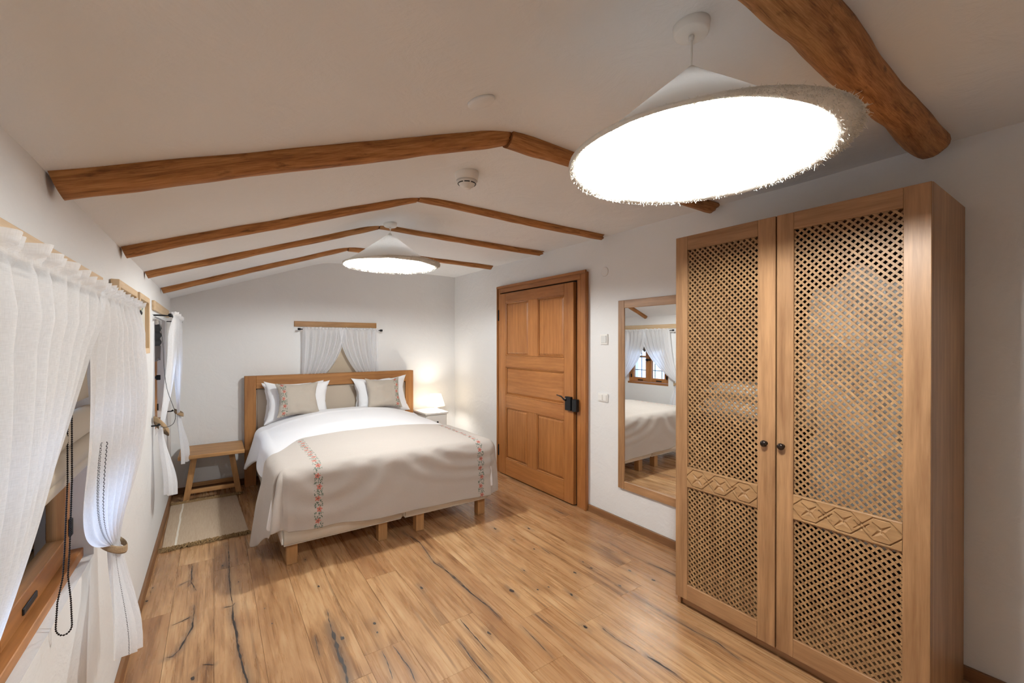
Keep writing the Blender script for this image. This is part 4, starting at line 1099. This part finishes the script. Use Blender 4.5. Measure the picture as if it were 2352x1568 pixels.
bmesh.ops.rotate(bm, verts=bm.verts, matrix=Matrix.Rotation(-sl, 3, 'Y')); bmesh.ops.translate(bm, verts=bm.verts, vec=(0.73, 1.23, ceil_z(0.73)-0.006)); obj('disc', bm, M_CEIL, cc, True)
bm = bmesh.new(); lathe(bm, (XR, 2.49, 2.045), [(0.0, -0.004), (0.036, -0.004), (0.040, 0.0), (0.0, 0.001)], 32, 'x')
tag(obj('wall_cover', bm, M_WALL, None, True), 'faint white round blank cover high on the wall right of the door', 'cover plate')
# thermostat and switch on the right wall
tt = thing('thermostat', (XR, 2.495, 1.483), 'square white thermostat on the wall between door and mirror', 'thermostat')
obj('plate', box(XR-0.012, XR, 2.452, 2.538, 1.440, 1.526, 0.003, 2), M_WHITE, tt); obj('display', box(XR-0.018, XR-0.0118, 2.463, 2.519, 1.452, 1.512, 0.002), plain('pale_grey_plastic', srgb(214, 214, 212), 0.35), tt)
sw = thing('light_switch', (XR, 2.506, 0.997), 'white double rocker light switch below the thermostat', 'light switch')
obj('plate', box(XR-0.010, XR, 2.450, 2.562, 0.962, 1.032, 0.003, 2), M_WHITE, sw)
for y in (2.463, 2.508): obj('rocker', box(XR-0.015, XR-0.0098, y, y+0.040, 0.973, 1.021, 0.0015), M_WHITE, sw)

# ------------------------------------------------------------------ wall mirror
mr = thing('wall_mirror', (XR, 2.02, 1.04), 'tall wood-framed mirror on the right wall, partly behind the wardrobe', 'mirror')
m0, m1, mz0, mz1, fw, mx = 1.70, 2.330, 0.300, 1.788, 0.062, XR-0.022
pz, py = wd('ward', 'z'), wd('ward', 'y')
obj('frame_stile', box(mx, XR, m0, m0+fw, mz0, mz1, 0.003), pz, mr); obj('frame_stile', box(mx, XR, m1-fw, m1, mz0, mz1, 0.003), pz, mr)
obj('frame_rail', box(mx, XR, m0+fw+.0003, m1-fw-.0003, mz0, mz0+fw, 0.003), py, mr); obj('frame_rail', box(mx, XR, m0+fw+.0003, m1-fw-.0003, mz1-fw, mz1, 0.003), py, mr)
bm = bmesh.new(); k = math.tan(math.radians(MIRROR_ROT)); ym = (m0+m1)/2
vs = [bm.verts.new((XR-0.011+(y-ym)*k, y, z)) for y, z in ((m0+fw, mz0+fw), (m1-fw, mz0+fw), (m1-fw, mz1-fw), (m0+fw, mz1-fw))]
vb = [bm.verts.new((v.co.x+0.004, v.co.y, v.co.z)) for v in vs]
bm.faces.new(vs); bm.faces.new(vb[::-1])
for i in range(4): bm.faces.new((vs[i], vb[i], vb[(i+1) % 4], vs[(i+1) % 4]))
bmesh.ops.recalc_face_normals(bm, faces=bm.faces); obj('mirror_glass', bm, M_MIRROR, mr)

# ------------------------------------------------------------------ pictures on the left wall
def pic_mat(seed):
    t = NT('pressed_plant_print'); c = t.n('ShaderNodeTexCoord').outputs['Object']
    n = t.noise(c, 12, 3); col = t.mix(n, srgb(206, 208, 200), srgb(222, 222, 214)); return t.done(t.pbr(col, 0.3, None, spec=0.5).outputs[0])
def picture(y0, y1, z0, z1, lab, sd):
    r = thing('picture_frame', (XL, (y0+y1)/2, (z0+z1)/2), lab, 'picture', 'pale wood picture frames on the left wall')
    x1, f = XL+0.030, 0.030
    a, b = wd('pale', 'z'), wd('pale', 'y')
    for k, m in (((XL+0.003, x1, y0, y0+f, z0, z1), a), ((XL+0.003, x1, y1-f, y1, z0, z1), a), ((XL+0.003, x1, y0+f, y1-f, z0, z0+f), b), ((XL+0.003, x1, y0+f, y1-f, z1-f, z1), b)):
        obj('frame_bar', box(*k, 0.0015), m, r)
    obj('print', box(XL+0.004, XL+0.010, y0+f, y1-f, z0+f, z1-f), pic_mat(sd), r)
    G_ = plain('pressed_leaf_green', srgb(128, 146, 132), 0.7)
    ym = lerp(y0, y1, 0.55); xx = XL+0.0105
    bm = bmesh.new(); tube(bm, [(xx, ym, z0+f+0.02), (xx, ym+0.004, (z0+z1)/2), (xx, ym-0.01, z1-f-0.05)], 0.0012, 5); obj('stem', bm, plain('pressed_stem', srgb(158, 150, 120), 0.7), r)
    for s, zz in ((-1, 0), (1, 0.004)):
        bm = bmesh.new(); vs = []
        for q in range(12):
            an = 2*PI*q/12; u = 0.045*math.cos(an); w = 0.010*math.sin(an)
            vs.append(bm.verts.new((xx+0.0006, ym+s*0.045+u, z1-f-0.055+zz+w+abs(u+s*0.045)*0.35)))
        bm.faces.new(vs); obj('leaf', bm, G_, r)
picture(2.30, 2.80, 1.392, 1.706, 'pale wood framed picture half hidden by the near curtain', 2)
picture(2.885, 3.290, 1.392, 1.712, 'pale wood framed picture with a grey-green leaf sprig, fully in view', 4)

# ------------------------------------------------------------------ curtain boards, rods, curtains, tiebacks, blinds
def board(T, a0, a1, z0, z1, lab):
    A, B = T(a0, 0, z0), T(a1, -0.016, z1)
    o = obj('curtain_board', box(min(A[0], B[0]), max(A[0], B[0]), min(A[1], B[1]), max(A[1], B[1]), z0, z1, 0.002), wd('pale' if T is TL else 'oak', 'y' if T is TL else 'x'))
    tag(o, lab, 'board', 'plain wooden boards above the windows')
board(TL, 0.62, 2.085, 1.622, 1.684, 'long pale wooden board above the near left window curtains')
board(TL, 3.70, 4.80, 1.672, 1.736, 'short pale wooden board above the far left window by the bench')
board(TB, 0.716, 1.609, 1.632, 1.692, 'brown wooden board above the small curtains over the headboard')
def rod(T, a0, a1, off, z, lab):
    r = thing('curtain_rod', T((a0+a1)/2, -off, z), lab, 'curtain rod', 'thin black curtain rods')
    bm = bmesh.new(); tube(bm, [T(a0, -off, z), T(a1, -off, z)], 0.006, 10); obj('rod', bm, M_BLACK, r, True)
    for a, s in ((a0, -1), (a1, 1)):
        bm = bmesh.new(); tube(bm, [T(a, -off, z), T(a+s*0.006, -off, z), T(a+s*0.008, -off, z), T(a+s*0.034, -off, z)], [0.006, 0.007, 0.0125, 0.0125], 12); obj('finial', bm, M_BLACK, r, True)
        bm = bmesh.new(); aa = a-s*0.045; tube(bm, [T(aa, 0, z), T(aa, -off+0.004, z)], 0.004, 8); bk = obj('bracket', bm, M_BLACK, r, True)
rod(TL, 0.66, 2.20, 0.095, 1.570, 'black curtain rod of the near left window')
rod(TL, 3.75, 4.82, 0.095, 1.640, 'black curtain rod of the far left window, finial pointing at the camera')
rod(TB, 0.775, 1.625, 0.080, 1.603, 'black curtain rod above the headboard with finials at both ends')

def curtain(T, a_free, a_out, off, z_rod, tie, zhem, lab, lines=True, folds=9, seed=0, hemw=0.16, head=0.030, belly=0.06, flare=0.07, tiew=0.05, edge=None, hshift=0.0, amp=0.020, pw_=2.1, flat=0.02, group=None, toff=None, mat=None):
    """panel from the rod, gathered into the tieback at tie=(a, off, z), flaring below it.  u: 0 at the free edge .. 1 at the outer edge"""
    NU, NV1, NV2 = 260, 70, 26; width = abs(a_out-a_free)*1.7
    P, UV = [], []; ta, to, tz_ = tie
    amp0 = amp
    for j in range(NV1+NV2+7):
        row, uv = [], []
        for i in range(NU+1):
            u = i/NU; up_ = u+0.035*nz(u*7, seed, 3); fold = math.sin(2*PI*folds*up_+seed+0.8*math.sin(5*u+seed)); fold2 = math.sin(2*PI*folds*1.75*up_+seed*2)*(0.7+0.5*nz(u*9, seed, 6))
            a_t = lerp(a_free, a_out, u)
            if j < 7:   # heading ruffle and rod pocket
                t = j/6.0; z = z_rod+head*(1-t)+(0.012 if t == 1 else 0)*0-0.002
                o = off+(0.008+0.010*(1-t))*fold2*0.9+0.006*fold; o = off+0.016+0.009*fold2+0.005*fold+0.012*(1-t)*fold2; z += (1-t)*0.010*nz(u*14, seed, 2)
                a = a_t+0.010*math.cos(2*PI*folds*1.75*up_+seed*2)*(1-t)+0.003*fold; z += 0.004*fold2*(1-t); V = -head*(1-t)
                if t > 0.6: o = off+0.013+0.004*fold2
            elif j < 7+NV1:
                t = (j-6)/NV1; z = lerp(z_rod-0.004, tz_, t); e = t**pw_*0.92+0.08*t
                # straight fall then swept to the tie; the free side travels furthest
                base = lerp(a_t, ta+(u-0.5)*tiew*(1 if a_out > a_free else -1), e)
                sweep = 0.0
                if edge: sweep = edge(t)*(1-u)**1.6*(1 if a_out > a_free else -1)
                bl = belly*math.sin(PI*min(1, t*1.02))**1.4
                am = amp0*(1-0.30*t)+0.008*math.sin(PI*t)
                a = base+sweep; o = lerp(off+0.013*max(0, 1-t*6), to, e)+am*fold*(1-0.3*t)*min(1, 0.25+t*8)*(1-t**0.5*(1-sstep(0.0, flat, u)))+bl*(0.08+0.92*sstep(0.0, 0.75, u))+0.003*fold2*(1-t)+0.010*nz(u*5, t*3, seed)*t
                z += 0.012*nz(u*3, t*3, seed+9)*t; V = (z_rod-z)*1.03
            else:
                t = (j-6-NV1)/NV2; zh = zhem+0.05*math.sin(PI*u*1.3+seed)*0.6-0.02*u
                z = lerp(tz_, zh, t); f = sstep(0, 0.9, t); w_ = lerp(tiew, hemw, f)
                a = ta+hshift*f+(u-0.5)*w_*(1 if a_out > a_free else -1); am = lerp(0.016, 0.030, f)
                o = to+flare*f*(0.5+0.5*math.sin(PI*u))+am*(0.75*math.sin(2*PI*(folds*0.55)*u+seed)+0.25*fold)*(0.25+0.75*sstep(0.0, 0.35, u))
                V = (z_rod-tz_)*1.03+(tz_-z)
            row.append(T(a, -o, z)); uv.append((u*width, V))
        P.append(row); UV.append(uv)
    bm = bmesh.new(); sheet(bm, P, UV)
    bmesh.ops.recalc_face_normals(bm, faces=bm.faces)
    o = obj('curtain', bm, mat or (M_SHEER if lines else M_SHEER_P), None, True)
    return tag(o, lab, 'curtain', group)
M_SHEER = sheer_mat('sheer_embroidered_cotton'); M_DOTS = sheer_mat('sheer_dotted_cotton', 'dots'); M_SHEER_P = sheer_mat('sheer_plain_cotton', False, 0.0, 0.12)
curtain(TL, 1.49, 0.70, 0.095, 1.570, (0.76, 0.045, 0.80), 0.45, 'white sheer curtain at the left picture edge, its dotted hem falling diagonally', folds=9, seed=1.3, belly=0.02, pw_=1.25, flat=0.30, mat=M_DOTS, group='sheer curtains')
curtain(TL, 1.47, 2.12, 0.095, 1.570, (1.97, 0.058, 0.775), 0.47, 'white sheer curtain tied back low beside the hanging bead chain', folds=9, seed=2.1, flat=0.42, belly=0.028, hemw=0.27, flare=0.06, tiew=0.085, edge=lambda t: -0.25*math.sin(PI*t**2.2)**1.2, hshift=-0.10, group='sheer curtains')
curtain(TL, 4.30, 3.78, 0.095, 1.640, (3.70, 0.045, 0.885), 0.46, 'white curtain of the far left window tied back on its near side', folds=7, seed=3.0, amp=0.012, belly=0.0, hemw=0.20, flare=0.065, tiew=0.07, group='sheer curtains', lines=False)
curtain(TL, 4.19, 4.75, 0.095, 1.640, (4.72, 0.085, 0.84), 0.44, 'white curtain of the far left window tied back beside the bench', folds=7, seed=4.2, amp=0.012, belly=0.005, hemw=0.16, flare=0.05, tiew=0.08, group='sheer curtains', lines=False)
curtain(TB, 1.235, 0.79, 0.080, 1.603, (0.80, 0.035, 0.90), 0.72, 'left small white curtain over the headboard', folds=7, seed=5.1, belly=0.01, head=0.022, hemw=0.10, flare=0.02, group='sheer curtains', lines=False)
curtain(TB, 1.165, 1.61, 0.080, 1.603, (1.60, 0.035, 0.90), 0.72, 'right small white curtain over the headboard', folds=7, seed=6.4, belly=0.01, head=0.022, hemw=0.10, flare=0.02, group='sheer curtains', lines=False)

def tieback(T, a, off, z, ra, ro, lab, dz=0.03, hook_dir=1, m=None, w=0.016, hang=0.0):
    r = thing('curtain_tieback', T(a, 0, z), lab, 'tieback', 'tan cord curtain tiebacks')
    bm = bmesh.new(); N = 28; rings = []
    for k in range(N):
        t = 2*PI*k/N; c = Vector(T(a+ra*math.cos(t), -(off+ro*math.sin(t)), z-dz*math.sin(t)+hang*math.cos(t)))
        n = Vector(T(a+(ra+0.0018)*math.cos(t), -(off+(ro+0.0018)*math.sin(t)), z-dz*math.sin(t)+hang*math.cos(t)))-c
        rings.append([bm.verts.new(c+Vector((0, 0, w))), bm.verts.new(c+n+Vector((0, 0, w*0.6))), bm.verts.new(c+n-Vector((0, 0, w*0.6))), bm.verts.new(c-Vector((0, 0, w)))])
    for k in range(N):
        A, B = rings[k], rings[(k+1) % N]
        for q in range(4): bm.faces.new((A[q], A[(q+1) % 4], B[(q+1) % 4], B[q]))
    bmesh.ops.recalc_face_normals(bm, faces=bm.faces); obj('band', bm, m or M_ROPE, r, True)
    bm = bmesh.new(); aa = a+hook_dir*ra; tube(bm, [T(aa, 0, z+0.012), T(aa, -0.03, z+0.012), T(aa, -0.045, z+0.020)], [0.005, 0.005, 0.009], 8); obj('hook', bm, M_BLACK, r, True)
tieback(TL, 1.965, 0.056, 0.772, 0.046, 0.036, 'tan cord tieback around the near sheer curtain beside the bead chain', 0.024, w=0.013)
tieback(TL, 3.70, 0.048, 0.895, 0.046, 0.040, 'tan fabric tieback on the far left window curtain, nearest side', 0.045, -1, w=0.020, hang=-0.03)
tieback(TL, 4.72, 0.086, 0.845, 0.045, 0.032, 'tan fabric tieback of the curtain beside the bench', 0.02, 1)

# roman blinds inside the window recesses
M_NAVY = cloth('navy_blind_lining', srgb(34, 46, 92), 700); M_DARKB = cloth('black_blind_fabric', srgb(30, 29, 28), 700)
def blind_near():
    r = thing('roman_blind', T0(TL, 1.36, 0.0, 1.58), 'beige roman blind with navy lining half raised behind the near sheer curtains', 'blind')
    a0, a1 = 0.73, 1.99
    obj('headrail', box(XL-0.035, XL-0.005, a0, a1, 1.560, 1.598, 0.003), M_WHITE, r)
    def strip(nm, prof, m, th=0.004):
        bm = bmesh.new(); P = []
        for j, (o, z) in enumerate(prof): P.append([T0(TL, lerp(a0, a1, i/12), -o, z) for i in range(13)])
        sheet(bm, P); bmesh.ops.recalc_face_normals(bm, faces=bm.faces); ob = obj(nm, bm, m, r, True); md = ob.modifiers.new('t', 'SOLIDIFY'); md.thickness = th; return ob
    strip('fabric', [(-0.008, 1.56), (-0.010, 1.45), (-0.014, 1.34), (-0.010, 1.27)], M_BLIND)
    fold = [(math.cos(t)*0.040-0.006, 1.205+math.sin(t)*0.040) for t in [1.9-k*0.30 for k in range(15)]]
    strip('fold', fold, M_BLIND, 0.010)
    strip('lining', [(p[0]*0.72-0.004, 1.205+(p[1]-1.205)*0.60) for p in fold], M_NAVY, 0.004)
    strip('roll', [(math.cos(t)*0.030-0.004, 1.110+math.sin(t)*0.052) for t in [k*0.42 for k in range(16)]], M_BLIND, 0.006)
    return r
def T0(T, a, d, z): return T(a, d, z)
rb = blind_near()
def chain(pts_loop, rb_, m, nm, parent, step=0.0055):
    bm = bmesh.new(); acc = 0; last = None
    P = [Vector(p) for p in pts_loop]; P.append(P[0]); tube(bm, P, 0.0010, 4, False)
    i = 0
    for a, b in zip(P, P[1:]):
        L_ = (b-a).length; s = acc
        while s < L_:
            c = a.lerp(b, s/L_); vs = []
            top = bm.verts.new(c+Vector((0, 0, rb_))); bot = bm.verts.new(c-Vector((0, 0, rb_)))
            r1 = [bm.verts.new(c+Vector((rb_*.8*math.cos(q*PI/3), rb_*.8*math.sin(q*PI/3), rb_*.5))) for q in range(6)]
            r2 = [bm.verts.new(c+Vector((rb_*.8*math.cos(q*PI/3), rb_*.8*math.sin(q*PI/3), -rb_*.5))) for q in range(6)]
            for q in range(6):
                n = (q+1) % 6
                bm.faces.new((top, r1[q], r1[n])); bm.faces.new((r1[q], r2[q], r2[n], r1[n])); bm.faces.new((bot, r2[n], r2[q]))
            s += step
        acc = s-L_
    o = obj(nm, bm, m, parent, True); o['kind'] = 'stuff' if parent else 'stuff'; return o
MCH = plain('dark_bronze_beads', srgb(40, 34, 32), 0.3, 0.7)
xm = XL+0.028
lp_ = [(xm+0.012, 1.545, 1.50), (xm+0.012, 1.545, 1.10), (xm+0.008, 1.540, 0.92), (xm+0.006, 1.535, 0.86), (xm+0.012, 1.530, 0.80)]+[(xm+0.0145*math.cos(t), 1.527, 0.738+0.022*math.sin(-t)) for t in [k*PI/10 for k in range(0, 11)]]+[(xm-0.012, 1.530, 0.80), (xm-0.003, 1.535, 0.86), (xm-0.001, 1.540, 0.92), (xm+0.004, 1.545, 1.10), (xm+0.004, 1.545, 1.50)]
chain(lp_, 0.0026, MCH, 'bead_chain', rb)
# far left blind
r2 = thing('roman_blind', (XL-0.03, 4.21, 1.62), 'black blind bunched at the top of the far left window', 'blind')
obj('headrail', box(XL-0.045, XL-0.012, 3.89, 4.53, 1.600, 1.636, 0.003), M_WHITE, r2)
bm = bmesh.new(); P = []
for j in range(18):
    t = j/17; P.append([TL(lerp(3.90, 4.52, i/16), 0.030-0.012*math.sin(t*3*PI)**2, lerp(1.600, 1.43, t)) for i in range(17)])
sheet(bm, P); ob = obj('fabric', bm, M_DARKB, r2, True); md = ob.modifiers.new('t', 'SOLIDIFY'); md.thickness = 0.006
bm = bmesh.new(); P = []
for j in range(8):
    t = j/7; P.append([TL(lerp(3.92, 4.50, i/40), 0.026+0.008*math.sin(i*1.9+t), lerp(1.43, 1.33+0.02*math.sin(i*1.1), t)) for i in range(41)])
sheet(bm, P); ob = obj('gathered_edge', bm, cloth('grey_brown_blind_edge', srgb(110, 100, 92), 500), r2, True); md = ob.modifiers.new('t', 'SOLIDIFY'); md.thickness = 0.003
bm = bmesh.new(); lathe(bm, (XL+0.004, 3.905, 1.600), [(0.0, -0.008), (0.018, -0.008), (0.020, 0.0), (0.018, 0.008), (0.0, 0.008)], 24, 'y'); obj('chain_wheel', bm, M_WHITE, r2, True)
# back blind, lowered
r3 = thing('roman_blind', (1.19, YB+0.03, 1.58), 'beige blind lowered behind the curtains over the headboard', 'blind')
bm = bmesh.new(); P = []
for j in range(25):
    z = lerp(1.59, 1.005, j/24); P.append([TB(lerp(0.83, 1.55, i/6), 0.030-0.006*max(0, 1-abs(z-1.265)/0.02), z) for i in range(7)])
sheet(bm, P); ob = obj('fabric', bm, M_BLIND, r3, True); md = ob.modifiers.new('t', 'SOLIDIFY'); md.thickness = 0.004
obj('headrail', box(0.83, 1.55, YB+0.020, YB+0.045, 1.575, 1.598, 0.002), M_WHITE, r3)

# thin black cords by the far left window
bm = bmesh.new()
pts = [(XL+0.094, 3.75, 1.640), (XL+0.05, 3.73, 1.642), (XL+0.002, 3.72, 1.642)]
tube(bm, pts, 0.0018, 6)
tube(bm, spl([(XL+0.040, 3.66, 1.60), (XL+0.062, 3.64, 1.45), (XL+0.070, 3.60, 1.30), (XL+0.088, 3.57, 1.15), (XL+0.128, 3.56, 1.00), (XL+0.122, 3.56, 0.93), (XL+0.085, 3.57, 0.905), (XL+0.05, 3.58, 0.91)]), 0.0017, 6)
tag(obj('blind_cord', bm, M_BLACKP, None, True), 'thin black cord looping down in front of the far left window curtain', 'cord')
